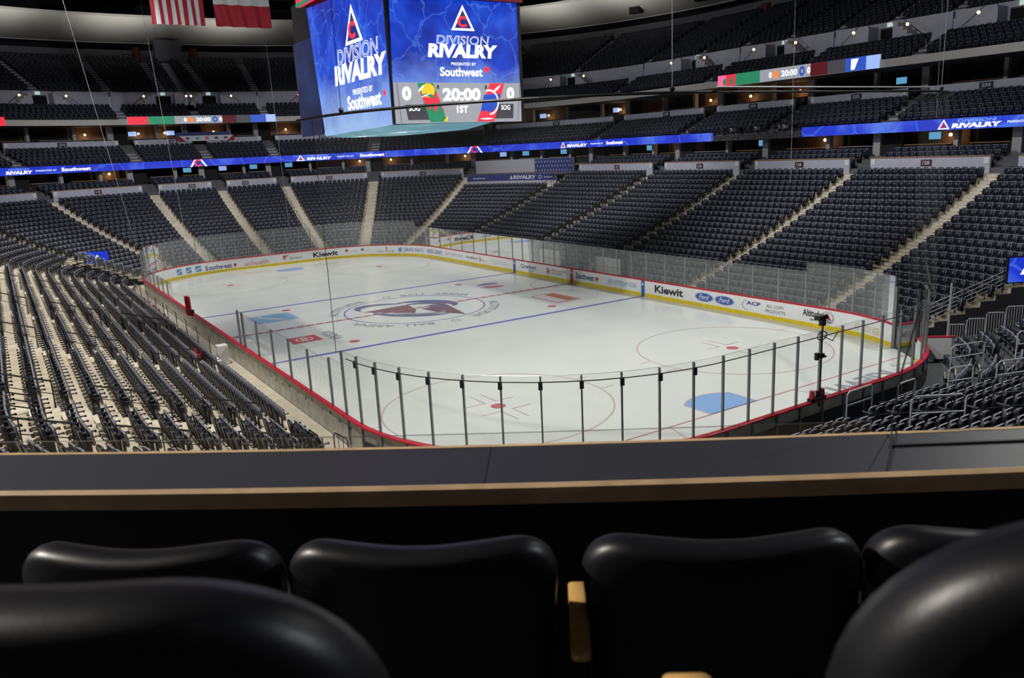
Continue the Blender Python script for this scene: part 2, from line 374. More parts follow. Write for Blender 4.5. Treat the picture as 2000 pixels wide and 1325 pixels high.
# arena name set around the circle, letters standing outward
def arc_text(mb, txt, az, r, h, wd, m, z):
    v, fc = tmesh(txt, .02)
    def fn(a, b):
        th = az-(a-.5)*wd/r; q = r+b*h; return (q*math.cos(th), q*math.sin(th), z)
    mb.add([fn(a, b) for a, b in v], fc, m)
for az, t in ((math.atan2(-3.36, 3.66), 'BALL  ARENA'), (math.atan2(3.6, -3.8), 'BALL  ARENA'), (math.atan2(-3.9, -3.7), 'ALTITUDE'), (math.atan2(3.6, 3.6), 'ALTITUDE')):
    mb = MB(); arc_text(mb, t, az, 4.95, .62, 5.0, 'ice_grey', .007); o = mb.build('ice_lettering', rink, fix=False); o['label'] = 'dark curved lettering around the centre circle'
for az in (PI/2+PI*.98-PI/2, 0.02):
    mb = MB(); fx, fy = 5.35*math.cos(az), 5.35*math.sin(az); ring(mb, fx, fy, .22, .3, 'ice_grey', flat(.007), 16); mb.build('small_emblem', rink, fix=False)
# centre emblem: burgundy mountain with a sweeping navy trail.  e1 = reading direction, e2 = up, seen from the far left stands
LA = math.atan2(4.4, 4.9); E1 = (math.cos(LA), math.sin(LA)); E2 = (-E1[1], E1[0])
def lg(z): return lambda a, b: (a*1.17*E1[0]+b*1.2*E2[0], a*1.17*E1[1]+b*1.2*E2[1], z)
def swoosh(mb, f, pts, wid, m):
    n = len(pts); L = []; Rr = []
    for i, (x, y) in enumerate(pts):
        a = pts[max(i-1, 0)]; b = pts[min(i+1, n-1)]; dx, dy = b[0]-a[0], b[1]-a[1]; q = math.hypot(dx, dy) or 1
        ww = wid*math.sin(PI*(i+.25)/(n-.5))*.5; L.append((x-dy/q*ww, y+dx/q*ww)); Rr.append((x+dy/q*ww, y-dx/q*ww))
    mb.add([f(*p) for pr in zip(L, Rr) for p in pr], [(2*i, 2*i+1, 2*i+3, 2*i+2) for i in range(n-1)], m)
def emblem(mb, f, k=1):
    S = lambda p: [(x*k, y*k) for x, y in p]
    poly(mb, S([(-2.6, -1.2), (-.9, 1.0), (.2, -.3), (.5, -1.2)]), 'ice_maroon', f)
    poly(mb, S([(.4, -.1), (1.5, 1.1), (3.5, -1.4), (1.6, -.9)]), 'ice_maroon', f)
def trails(mb, f):
    swoosh(mb, f, [(.1+1.9*math.cos(a), .9+1.15*math.sin(a)) for a in np.linspace(-.2, 2.9, 22)], .75, 'ice_navy')
    swoosh(mb, f, [(.3+1.2*math.cos(a), .75+.7*math.sin(a)) for a in np.linspace(.2, 3.4, 20)], .42, 'ice_navy')
    swoosh(mb, f, [(-1.2+2.2*math.cos(a), -.1+1.3*math.sin(a)) for a in np.linspace(1.6, 3.9, 20)], .6, 'ice_navy')
    swoosh(mb, f, [(.2+2.3*math.cos(a), -.9+1.0*math.sin(a)) for a in np.linspace(-2.9, -.1, 20)], .55, 'ice_navy')
    swoosh(mb, f, [(.4+1.6*math.cos(a), -.7+.75*math.sin(a)) for a in np.linspace(-2.5, .5, 20)], .35, 'ice_grey')
    disc(mb, 1.0, .75, .5, .42, 'ice_navy', f)
mb = MB(); emblem(mb, lg(.010)); o = mb.build('centre_emblem', rink, fix=False); o['label'] = 'burgundy mountain emblem at centre ice'
mb = MB(); trails(mb, lg(.012)); o = mb.build('emblem_trail', rink, fix=False); o['label'] = 'navy sweeping trail of the centre emblem'
def patch(name, quad, items, z=.007, label=None):
    """quad: four ice corners (lower left, lower right, upper right, upper left) as read"""
    q = [Vector((a, b, 0)) for a, b in quad]
    def fn(x, y):
        p = (q[0]*(1-x)+q[1]*x)*(1-y)+(q[3]*(1-x)+q[2]*x)*y; return (p.x, p.y, z+fn.dz)
    fn.dz = 0; mb = MB()
    for i, it in enumerate(items): fn.dz = .0015*i; it(mb, fn)
    o = mb.build(name, rink, fix=False)
    if label: o['label'] = label
patch('ice_advert', [(-5.33, -9.5), (-2.75, -9.5), (-2.75, -6.85), (-5.33, -6.85)][::1], [
    lambda mb, f: poly(mb, [(0, 0), (1, 0), (1, 1), (0, 1)], 'ice_sky', f), lambda mb, f: swoosh(mb, f, [(.05+.9*i/12, .25+.5*(i/12)**2) for i in range(13)], .10, 'ice_white'),
    lambda mb, f: swoosh(mb, f, [(.05+.9*i/12, .1+.75*(i/12)**1.3) for i in range(13)], .06, 'ice_white')], label='pale blue square advert with white streaks')
patch('ice_advert', [(2.75, -9.5), (4.4, -9.55), (4.34, -7.84), (2.75, -7.85)], [
    lambda mb, f: poly(mb, [(0, 0), (1, 0), (1, 1), (0, 1)], 'ice_scarlet', f), lambda mb, f: ring(mb, .5, .5, .24, .3, 'ice_white', f, 24), lambda mb, f: ring(mb, .4, .5, .06, .12, 'ice_white', f, 20), lambda mb, f: ring(mb, .62, .5, .06, .12, 'ice_white', f, 20)], label='red square advert with white ring')
patch('ice_lettering', [(2.4, -7.5), (4.9, -7.5), (4.9, -6.75), (2.4, -6.75)], [lambda mb, f: letter(mb, 'VODKA', 0, 0, 1, 1, 'ice_grey', f, .02)], label='grey lettering beside the red square advert')
patch('ice_advert', [(5.45, 7.6), (5.45, 9.55), (2.2, 9.6), (2.3, 7.63)], [
    lambda mb, f: poly(mb, [(0, 0), (1, 0), (1, 1), (0, 1)], 'ice_scarlet', f), lambda mb, f: poly(mb, [(.05, .04), (.95, .04), (.95, .96), (.05, .96)], 'ice_white', f),
    lambda mb, f: poly(mb, [(.5, .06), (.93, .06), (.93, .94), (.5, .94)], 'ice_gold', f), lambda mb, f: [poly(mb, [(.1, .1+.22*i), (.45, .1+.22*i), (.45, .12+.22*i), (.1, .12+.22*i)], 'ice_scarlet', f) for i in range(4)],
    lambda mb, f: letter(mb, 'BREW', .55, .1, .34, .8, 'ice_scarlet', f, .02)], label='red framed advert with gold panel')
patch('ice_advert', [(-2.8, 7.2), (-2.8, 9.3), (-4.95, 9.3), (-4.95, 7.2)], [
    lambda mb, f: disc(mb, .5, .5, .52, .52, 'ice_white', f), lambda mb, f: disc(mb, .5, .5, .5, .5, 'ice_scarlet', f, 20, PI*1.05, PI*1.75), lambda mb, f: disc(mb, .5, .5, .5, .5, 'ice_blue', f, 20, PI*.1, PI*.85),
    lambda mb, f: letter(mb, 'NHL', .25, .38, .5, .22, 'ice_grey', f, .02)], label='round red and blue painted badge')
patch('ice_lettering', [(27.75, 8.3), (27.75, 3.4), (28.75, 3.4), (28.75, 8.3)], [lambda mb, f: letter(mb, 'KIEWIT', 0, 0, 1, 1, 'ice_grey', f, .03)], label='grey lettering behind the near goal line')

# ============================================================ dasher boards
GA, GB = 152.45, 154.75                       # open gate in the near right corner
BD = .10
boards = thing('dasher_boards', 'white rink boards with yellow kick plate and red cap', 'rink boards')
PROF = [(0, .2), (0, 1.07), (BD, 1.07), (BD, .55), (BD, .2)]
mb = MB(); mb.sweep([(0, .2), (0, 1.07), (BD, 1.07), (BD, 0), (.045, 0), (.045, .2)], GB-LT, GA, ['board_white', 'board_white', 'board_back', 'board_back', 'board_back', 'board_back'], .7); board_face = mb.build('board_panels', boards)
mb = MB(); mb.sweep([(-.012, 0), (-.012, .21), (0, .22), (.04, .22), (.04, 0)], GB-LT, GA, 'kick_yellow', .7); mb.build('kick_plate', boards)['label'] = 'yellow kick plate'
mb = MB(); mb.sweep([(-.02, 1.05), (-.02, 1.10), (.01, 1.125), (BD+.05, 1.125), (BD+.08, 1.10), (BD+.08, 1.05)], GB-LT, GA, 'cap_red', .7); mb.build('cap_rail', boards)['label'] = 'red cap rail'
mb = MB(); mb.sweep([(BD, 0), (BD, .62), (BD+.05, .62), (BD+.05, 0)], 124.3, GA, 'wall_dark', .7); mb.build('lower_skirt', boards)['label'] = 'dark outer skirt below the white boards'
mb = MB()
for i in range(26): ss = 123+i*1.165; mb.sweep([(BD, .1), (BD, 1.05), (BD+.06, 1.05), (BD+.06, .1)], ss-.04, ss+.04, 'post_grey', 1)
mb.build('board_stays', boards)['kind'] = 'stuff'
def onboard(sl, z0, off=.007): return lambda x, y: P(sl-x, -off-.0, z0+y)
for s, m_, x in ((21.95-7.77, 'em_blue', 0), (21.95, 'rival_red', 0), (21.95+7.77, 'em_blue', 0)):
    mb = MB(); f = onboard(s+.16, 0, .016); poly(mb, [(0, .0), (.32, 0), (.32, 1.05), (0, 1.05)], 'text_blue' if m_ == 'em_blue' else 'cap_red', f)
    f = onboard(s+.16, 0, .018); poly(mb, [(.05, .72), (.27, .72), (.16, .95)], 'white', f); o = mb.build('line_marker', board_face, fix=False); o['label'] = 'coloured strip where a line meets the boards'
def ad(sl, sr, z0, z1, txt, m, bold=0.0, shear=0.0):
    mb = MB(); letter(mb, txt, 0, 0, sl-sr, z1-z0, m, onboard(sl, z0), bold, shear); o = mb.build('board_lettering', board_face, fix=False); o['label'] = m.replace('text_', '')+' lettering on the white boards'; return o
ad(13.05, 10.5, .38, .88, 'Kiewit', 'text_black', .03)
for a, b_ in ((9.5, 8.0), (7.9, 6.4)):
    mb = MB(); c = (a-b_)/2; disc(mb, c, .62, c, .27, 'text_blue', onboard(a, 0)); ring(mb, c, .62, c*.9, c*.94, 'white', onboard(a, 0, .009), 32, ry=.25)
    letter(mb, 'Ford', c*.45, .48, c*1.1, .3, 'white', onboard(a, 0, .010), .015, .35); mb.build('oval_badge', board_face, fix=False)['label'] = 'blue oval badge with white script'
ad(5.5, 4.5, .62, .84, 'ACP', 'text_navy', .035)
mb = MB(); ring(mb, 0, .6, .42, .47, 'text_grey', onboard(5.35, 0), 24, PI*.6, PI*1.5, ry=.3); mb.build('crescent_mark', board_face, fix=False)
ad(4.1, 2.9, .64, .82, 'ALL COPY', 'text_grey', .02); ad(4.15, 2.8, .36, .54, 'PRODUCTS', 'text_grey', .02)
ad(1.7, .55, .55, .92, 'Altitude', 'text_black', .03); ad(1.25, .62, .32, .46, 'sports', 'text_black', .02)
ad(17.75, 14.8, .46, .78, 'NEW AMSTERDAM VODKA', 'text_sky', .0)
ad(21.45, 19.3, .42, .86, 'Southwest', 'text_navy', .025)
def heart(mb, cx, cy, r, f, ms=('text_red', 'text_blue', 'text_gold')):
    poly(mb, [(cx-r, cy+.2*r), (cx-.5*r, cy+r), (cx, cy+.5*r), (cx+.5*r, cy+r), (cx+r, cy+.2*r), (cx, cy-r)], ms[0], f)
mb = MB(); heart(mb, 0, .6, .2, onboard(19.0, 0)); mb.build('heart_mark', board_face, fix=False)['label'] = 'small red heart mark'
mb = MB(); disc(mb, 0, .62, .24, .24, 'text_red', onboard(24.95, 0)); ring(mb, 0, .62, .12, .17, 'white', onboard(24.95, 0, .009), 20); mb.build('round_badge', board_face, fix=False)['label'] = 'round red badge'
ad(24.5, 22.7, .64, .8, 'BRECKENRIDGE', 'text_orange', .0); ad(24.5, 23.1, .42, .58, 'BREWERY', 'text_orange', .0)
ad(28.75, 26.6, .48, .85, 'Quantum', 'text_navy', .01); ad(27.7, 26.9, .32, .42, 'FIBER', 'text_grey')
ad(33.0, 31.1, .64, .76, 'Rocky Mountain', 'text_lightgrey'); ad(33.0, 30.5, .46, .58, 'Hospital for Children', 'text_lightgrey')
ad(37.6, 35.7, .48, .76, 'KeyBank', 'text_black', .01)
mb = MB(); ring(mb, .25, .64, .12, .19, 'text_red', onboard(35.5, 0), 16); poly(mb, [(.4, .6), (.9, .6), (.9, .5), (.8, .5), (.8, .56), (.4, .56)], 'text_red', onboard(35.5, 0)); mb.build('key_mark', board_face, fix=False)['label'] = 'red key mark'
ad(41.6, 38.3, .52, .78, 'DAN CAPLIS LAW', 'text_lightgrey'); ad(45.2, 42.3, .42, .8, 'BUD LIGHT', 'text_blue', .02)
ad(48.6, 45.9, .44, .8, "GRAVINA'S", 'text_blue', .01)
mb = MB(); poly(mb, [(0, .4), (.35, .4), (.35, .85), (0, .75)], 'text_sky', onboard(49.1, 0)); mb.build('blue_mark', board_face, fix=False)
ad(51.5, 49.7, .38, .52, 'SHOP.NHL.COM', 'text_black', .01)
mb = MB(); ring(mb, 0, .72, .08, .15, 'text_black', onboard(50.5, 0), 14); mb.build('round_badge', board_face, fix=False)
for s_ in (52.95, 54.55, 56.15-1.6*.0):
    if s_ < 56: mb = MB(); disc(mb, 0, .72, .16, .16, 'text_orange' if s_ > 54 else 'text_grey', onboard(s_, 0), 14); mb.build('round_badge', board_face, fix=False)
for a, b_ in ((54.2, 53.4), (52.6, 51.9)): ad(a, b_, .55, .75, 'BALL', 'text_lightgrey')
ad(57.95, 55.4, .34, .84, 'Kiewit', 'text_black', .03)
ad(60.3, 59.1, .44, .66, 'Fanatics', 'text_grey', .01); mb = MB(); poly(mb, [(0, .85), (.55, .85), (.5, .76), (.2, .76), (.3, .6), (.1, .45)], 'text_red', onboard(61.0, 0)); mb.build('red_mark', board_face, fix=False)
ad(64.7, 62.4, .3, .72, 'uchealth', 'text_red', -.008)
ad(68.4, 65.9, .3, .74, 'Southwest', 'text_navy', .02); mb = MB(); heart(mb, 0, .5, .17, onboard(65.6, 0)); mb.build('heart_mark', board_face, fix=False)
for s_ in (69.4, 70.4, 71.45):
    mb = MB(); poly(mb, [(0, .34), (.6, .34), (.6, .86), (0, .86)], 'text_sky', onboard(s_, 0)); poly(mb, [(0, .5), (.6, .75), (.6, .66), (0, .4)], 'white', onboard(s_, 0, .009)); mb.build('square_badge', board_face, fix=False)['label'] = 'small pale blue square badge'
ad(157.6, 155.9, .32, .66, 'VOODOO RANGER', 'text_gold', .0)
# hockey crest on the boards beside the broadcast lettering
mb = MB(); f = onboard(.55, 0); disc(mb, .35, .62, .42, .34, 'text_lightgrey', f); f = onboard(.55, 0, .009); disc(mb, .35, .66, .3, .24, 'white', f)
f = onboard(.55, 0, .011); poly(mb, [(.1, .5), (.28, .85), (.36, .85), (.6, .5), (.4, .5), (.32, .68), (.24, .5)], 'rival_red', f); swoosh(mb, f, [(.05+.6*i/10, .46+.06*math.sin(i*.6)) for i in range(11)], .06, 'text_navy'); mb.build('crest', board_face, fix=False)['label'] = 'round crest with burgundy mountain'
# small stickers on the outer face along the near left
mb = MB()
for i in range(15):
    s_ = 111.5+i*.95+random.random()*.3; z_ = .5+random.random()*.3
    poly(mb, [(0, 0), (.16, 0), (.16, .12), (0, .12)], random.choice(['text_navy', 'text_grey', 'text_sky']), lambda x, y: P(s_+x, BD+.006, z_+y))
o = mb.build('stickers', board_face, fix=False); o['kind'] = 'stuff'
# open gate leaf in the near right corner
g = thing('rink_gate', 'white hinged board section swung open at the near right corner', 'gate', (*P(GB, 0)[:2], 0))
gx, gy, _ = P(GB, 0); ex, ey = 26.35, 13.6
def gl(a, t, z): dx, dy = ex-gx, ey-gy; q = math.hypot(dx, dy); return (dx*a/q+dy/q*t, dy*a/q-dx/q*t, z)
LQ = math.hypot(ex-gx, ey-gy)
mb = MB(); mb.box(.05, LQ, -.05, .05, .2, 1.07, 'board_white', gl); mb.build('panel', g)
mb = MB(); mb.box(.05, LQ, -.06, .06, .02, .2, 'kick_yellow', gl); mb.build('kick_plate', g)
mb = MB(); mb.box(.03, LQ, -.07, .07, 1.07, 1.12, 'cap_red', gl); mb.build('cap_rail', g)
mb = MB(); mb.box(-.1, .05, -.08, .08, 0, 2.9, 'post_grey', gl); mb.build('hinge_post', g)
mb = MB(); v, fc = tmesh('EMPARK', .01); mb.add([gl(LQ*(.15+.7*a), .056, .45+.3*b) for a, b in v], fc, 'text_lightgrey'); mb.build('lettering', g, fix=False)
g2 = thing('rink_gate', 'white end panel of the boards with bright green edge beside the open gate', 'gate', (*P(GA, 0)[:2], 0))
hx, hy, _ = P(GA, 0); qx, qy = 29.15, 11.9
def gl2(a, t, z): dx, dy = qx-hx, qy-hy; q = math.hypot(dx, dy); return (dx*a/q+dy/q*t, dy*a/q-dx/q*t, z)
mb = MB(); mb.box(0, 1.6, -.05, .05, .1, 1.07, 'board_white', gl2); mb.build('panel', g2)
mb = MB(); mb.box(0, 1.6, -.07, .07, 1.07, 1.12, 'cap_red', gl2); mb.build('cap_rail', g2)

# ============================================================ rink glass
PO = {}
def pane(s0, s1, z1, gm, label, group, post=True, pm='post_grey', pw=.022, d=.05, cap=False):
    x, y, z = P(s0, d, 1.125); g = thing('rink_glass', label, 'glass panel', (x, y, z), group)
    L_ = lambda s, dd, zz: (P(s, dd)[0]-x, P(s, dd)[1]-y, zz-z)
    mb = MB(); k = 3
    for j in range(k):
        a, b_ = s0+(s1-s0)*j/k, s0+(s1-s0)*(j+1)/k
        vs = [L_(a, d, 1.125), L_(b_, d, 1.125), L_(b_, d, z1), L_(a, d, z1)]; mb.add(vs, [(0, 1, 2, 3)], gm)
    o = mb.build('pane', g, fix=False)
    mb = MB(); a, b_ = L_(s0, d, z1), L_(s1, d, z1); mb.tube([a, L_((s0+s1)/2, d, z1), b_], .006, 'steel', 4); mb.build('pane_edge', g)
    if post:
        mb = MB(); X, Y, nx, ny = base(s0); f = local(s0, d, 0)
        mb.box(-pw, pw, -.04, .045, 1.05, z1-.02, pm, lambda a, b, c: tuple(np.subtract(f(a, b, c), (x, y, z)))); PO[g.name] = mb.build('post', g)
    return g
NP = [124.05+1.163*i for i in range(25)]
for i in range(len(NP)-1):
    if NP[i+1] > GA: break
    gp = pane(NP[i], NP[i+1], 3.5, 'glass', 'tall clear glass panel with dark post around the near end of the rink', 'tall glass panels around the near end')
    if i < 11:
        mb = MB(); f = local(NP[i], .05, 0); x, y, z = P(NP[i], .05, 1.125)
        mb.box(-.06, .06, .05, .10, 3.1, 3.34, 'net_cord', lambda a, b, c: tuple(np.subtract(f(a, b, c), (x, y, z)))); mb.build('bracket', PO[gp.name])
pane(122.75, 124.05, 3.45, 'glass', 'first tall glass panel at the near left corner', 'tall glass panels around the near end')
def run(sA, sB, n, z1, gm, label, group, pm='post_grey', pw=.022):
    for i in range(n): pane(sA+(sB-sA)*i/n, sA+(sB-sA)*(i+1)/n, z1, gm, label, group, True, pm, pw)
run(109.6, 121.4, 5, 2.82, 'glass', 'low clear glass panel along the near half of the left boards', 'low glass panels along the near left boards')
pane(121.4, 122.75, 2.95, 'glass', 'low clear glass panel stepping up to the tall corner glass', 'low glass panels along the near left boards')
run(43.9+3.0, 76.5, 24, 3.45, 'glass_far', 'tall glass panel with pale post around the far end of the rink', 'tall glass panels around the far end', 'steel', .02)
run(1.6, 13.9, 7, 2.9, 'glass_far', 'glass panel with pale post along the near half of the right boards', 'glass panels along the right boards, near half', 'steel', .025)
run(13.9, 30.0, 11, 2.9, 'glass_far', 'glass panel with pale post before the penalty boxes', 'glass panels before the penalty boxes', 'steel', .025)
run(30.0, 46.9, 8, 2.9, 'glass_far', 'glass panel with pale post along the far half of the right boards', 'glass panels along the right boards, far half', 'steel', .022)
run(155.0, LT+1.6, 4, 3.35, 'glass_far', 'tall glass panel in the near right corner beside the open gate', 'tall glass panels in the near right corner', 'steel', .025)
run(76.5, 82.2, 4, 3.2, 'glass', 'glass panel in the far left corner', 'glass panels in the far left corner', 'steel', .02)
run(82.2, 91.5, 5, 2.2, 'glass', 'low glass panel before the far bench on the left', 'low glass panels on the left boards', 'steel', .02)

# ============================================================ seating bowl
AISLE = [1.5, 11.6, 22.2, 33.0, 44.6, 49.25, 53.0, 56.35, 61.7, 67.05, 70.4, 74.2, 78.8, 90.4, 101.0, 110.8, 121.2,
         124.9, 128.85, 132.6, 135.9, 141.3, 146.6, 150.0, 153.0, LT+1.5]
SIGN = ['128', '126', '124', '122', '120', '118', '116', '114', '112', '110', '108', '106', '104', '102', '148', '146', '', '144', '142', '140', '138', '136', '134', '132', '130']
def rz(k): return .3+.24*k+.0035*k*k
ROWS = 22
def rd(k): return 1.15+.815*k
PORT = [(153.45, 155.75, 9), (73.9, 76.1, 7)]           # tunnel mouths: s range, rows cut away
def cut(s, k):
    for a, b_, n_ in PORT:
        if a < s % LT < b_ and k < n_: return True
    return False
def stair_prof(k0, k1, dfun, zfun, dend, zb):
    pr = []
    z = zfun(k0); pr.append((dfun(k0), zb))
    for k in range(k0, k1):
        pr.append((dfun(k), zfun(k))); pr.append((dfun(k+1) if k < k1-1 else dend, zfun(k)))
    pr.append((dend, zb)); return pr
segs = []; cuts = sorted([(a, b_, n_) for a, b_, n_ in PORT]); cur = 0
for a, b_, n_ in cuts: segs.append((cur, a, 0)); segs.append((a, b_, n_)); cur = b_
segs.append((cur, LT, 0)); out = []
for a, b_, n_ in segs:                     # near end terraces have a dark rubber deck
    for p0, p1, mm in ((0, 132.6, 'concrete'), (132.6, LT, 'rubber_floor')):
        x0, x1 = max(a, p0), min(b_, p1)
        if x1 > x0+.01: out.append((x0, x1, n_, mm if not (mm == 'rubber_floor' and x0 > 154) else 'concrete'))
for x0, x1, k0, mm in out:
    mb = MB(); pr = stair_prof(k0, ROWS, rd, rz, 19.3, -.4 if k0 == 0 else rz(k0)-1.2); mb.sweep(pr, x0, x1, mm, .7); struct(mb.build('floor'))
mb = MB(); mb.sweep([(BD+.02, -.1), (BD+.02, -.02), (1.6, -.02), (1.6, -.1)], 0, 124.3, 'concrete_pale', 1); struct(mb.build('floor'))
mb = MB(); mb.sweep([(BD+.02, -.1), (BD+.02, -.02), (1.6, -.02), (1.6, -.1)], 124.3, LT, 'rubber_floor', 1); struct(mb.build('floor'))
for (a, b_, n_) in PORT:
    mb = MB(); mb.sweep([(1.6, -.1), (1.6, -.01), (24, -.01), (24, -.1)], a, b_, 'wall_dark', 1); struct(mb.build('floor'))
    for ss in (a, b_):
        mb = MB(); pr = [(1.5, 0)]
        for k in range(n_): pr += [(rd(k), rz(k)), (rd(k+1), rz(k))]
        pr += [(rd(n_), 0)]; mb.sweep(pr, ss-.03, ss+.03, 'wall_dark', 1); struct(mb.build('wall_tunnel'))
    mb = MB(); dd_ = rd(n_); mb.sweep([(dd_-.1, 0), (dd_-.1, rz(n_)), (dd_, rz(n_)), (dd_, 0)], a, b_, 'void', 1); struct(mb.build('wall_tunnel'))

# ---- seats
def padded(mb, out, th, ins, fn, m, rimm=None):
    """rounded slab from a 2D outline (x, z): rings front-inset, front, back, back-inset"""
    cx = sum(p[0] for p in out)/len(out); cz = sum(p[1] for p in out)/len(out); n = len(out)
    def sc(k): return [((x-cx)*k+cx, (z-cz)*k+cz) for x, z in out]
    k = 1-ins; rings = [(sc(k), 0), (out, th*.3), (out, th*.7), (sc(k), th)]
    vs = [fn(x, y, z) for o, y in rings for x, z in o]; fs = [tuple(range(n)), tuple(range(4*n-1, 3*n-1, -1))]
    for r in range(3):
        for i in range(n): j = (i+1) % n; fs.append((r*n+i, r*n+j, (r+1)*n+j, (r+1)*n+i))
    mb.add(vs, fs, m)
def rrect(w_, z0, z1, rt_, rb, n=4):
    pts = []
    for cx, cz, r, a in ((w_/2-rt_, z1-rt_, rt_, 0), (-w_/2+rt_, z1-rt_, rt_, PI/2), (-w_/2+rb, z0+rb, rb, PI), (w_/2-rb, z0+rb, rb, 1.5*PI)):
        for i in range(n+1): pts.append((cx+r*math.cos(a+PI/2*i/n), cz+r*math.sin(a+PI/2*i/n)))
    return pts
tilt = lambda x, y, z: (x, y+.62+(z-.4)*.16+.10*(x*x), z)
tiltp = lambda x, y, z: (x, y+.42+(z-.35)*.12, z)
# mass template (low detail)
lo = MB(); o8 = [(-.13, .17), (.13, .17), (.215, .50), (.215, .76), (.15, .86), (-.15, .86), (-.215, .76), (-.215, .50)]
cxz = .63
vs = [tilt(x*.9, 0, (z-cxz)*.9+cxz) for x, z in o8]+[tilt(x, .025, z) for x, z in o8]+[tilt(x*.93, .07, (z-cxz)*.95+cxz) for x, z in o8]
lo.add(vs, [tuple(range(8))[::-1], tuple(range(16, 24))]+[(r*8+i, r*8+(i+1) % 8, (r+1)*8+(i+1) % 8, (r+1)*8+i) for r in (0, 1) for i in range(8)], 'seat')
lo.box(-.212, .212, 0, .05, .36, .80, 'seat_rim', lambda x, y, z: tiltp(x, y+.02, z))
lo.box(-.190, .190, -.03, .06, .385, .775, 'seat', tiltp)
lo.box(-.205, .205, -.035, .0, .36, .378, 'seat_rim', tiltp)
lo.box(-.272, -.238, .29, .60, .60, .64, 'seat_metal'); lo.box(-.27, -.24, .54, .60, 0, .60, 'black_metal')
LV = np.array(lo.v, dtype=np.float32); LF = lo.f; LM = lo.m; LMAT = lo.mats
# individual seat meshes
def m_back():
    mb = MB(); padded(mb, rrect(.44, .18, .87, .12, .08), .08, .07, tilt, 'seat'); return mb.mesh('backrest', True)
def m_pan():
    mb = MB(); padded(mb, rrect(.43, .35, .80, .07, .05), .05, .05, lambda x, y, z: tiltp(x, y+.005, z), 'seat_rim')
    padded(mb, rrect(.39, .375, .775, .06, .04), .03, .05, lambda x, y, z: tiltp(x, y-.02, z), 'seat'); return mb.mesh('seat_pan', True)
def m_arm():
    mb = MB(); mb.box(-.022, .022, .30, .62, .605, .64, 'seat_metal'); mb.box(-.026, .026, .27, .31, .59, .642, 'black_metal'); return mb.mesh('armrest')
def m_stand():
    mb = MB(); mb.box(-.015, .015, .52, .60, 0, .61, 'black_metal'); mb.box(-.03, .03, .46, .66, 0, .015, 'black_metal'); return mb.mesh('stand')
ME = dict(backrest=m_back(), seat_pan=m_pan(), armrest=m_arm(), stand=m_stand())
cf = np.array(fw); cr_ = np.array(r2); cu = np.array(u2); CC = np.array(CAM)
def proj(p):
    d = np.array(p)-CC; z = d@cf
    return (1000+FPX*(d@cr_)/z, 662.5-FPX*(d@cu)/z, z) if z > .1 else (-9e9, 0, z)
cand = []                                  # (depth, x, y, z, nx, ny, section, row, deck)
def place_row(sa, sb, d, z, deck, sec, row, pitch=.52, gap=.62):
    c = arc(d); la, lb = np.interp([sa, sb], _ss, c); L_ = lb-la-2*gap; n = int(L_/pitch)
    if n < 1: return
    st = L_/n
    for i in range(n):
        s_ = float(np.interp(la+gap+st*(i+.5), c, _ss))
        if deck == 'lower' and cut(s_, row): continue
        x, y, nx, ny = base(s_); cand.append([x+nx*d, y+ny*d, z, nx, ny, deck, sec, row, s_, i, n])
for i in range(len(AISLE)-1):
    a, b_ = AISLE[i], AISLE[i+1]
    for k in range(ROWS-1):
        if SIGN[i] == '120' and k > 17: continue
        if 121.9 < (a+b_)/2 < 136 and k > 15: continue           # under the counter in front of the camera
        place_row(a, b_, rd(k), rz(k), 'lower', SIGN[i] or 'corner', k)
def vis(i): return i <= 12 or i >= 24
UA = [-6.5, -1.4]+AISLE[:13]
for i in range(len(UA)-1):
    a, b_ = UA[i], UA[i+1]; w_ = 1.0
    if not (i >= 2 and i-2 < len(SIGN) and SIGN[i-2] == '120'):
        for k in range(3): place_row(a, b_, 19.35+.85*k, 7.25+.3*k, 'club', '', k, .56, 1.0)
    for k in range(5): place_row(a, b_, 21.83+.85*k, 10.3+.34*k, 'mid', '', k, .54, .75)
    for k in range(2): place_row(a, b_, 26.35+.85*k, 12.05+.3*k, 'mid', '', k, .6, 1.0)
    m_ = (a+b_)/2
    for k in range(4): place_row(a, b_, 25.25+.85*k, 15.25+.38*k, 'upper', '', k, .54, .6)
    for k in range(14):
        place_row(a, m_, 30.5+.8*k, 18.7+.36*k, 'upper', '', k, .54, .55); place_row(m_, b_, 30.5+.8*k, 18.7+.36*k, 'upper', '', k, .54, .55)
near = []
for q in cand:
    u_, v_, dz = proj((q[0], q[1], q[2]+.8))
    q.append(dz if (-30 < u_ < 2030 and -10 < v_ < 884-.012*max(u_-400, 0) and q[5] == 'lower') else 1e9)
order = sorted(range(len(cand)), key=lambda i: cand[i][-1])
pick = set(i for i in order[:300] if cand[i][-1] < 1e8)
ORD = ['first', 'second', 'third', 'fourth', 'fifth', 'sixth', 'seventh', 'eighth', 'ninth', 'tenth', 'eleventh', 'twelfth', 'thirteenth', 'fourteenth', 'fifteenth', 'sixteenth', 'seventeenth', 'eighteenth', 'nineteenth', 'twentieth', 'twenty-first', 'twenty-second']
def zone(s_):
    s_ %= LT
    if s_ < 121.9 and s_ > 80: return 'left side stand'
    if s_ <= 128.85 and s_ >= 121.9: return 'near left corner by the aisle'
    if s_ < 132.6: return 'near left corner'
    if s_ < 136: return 'near end left block'
    if s_ < 141.3: return 'near end middle block'
    if s_ < 146.6: return 'near end right block'
    return 'near right corner'
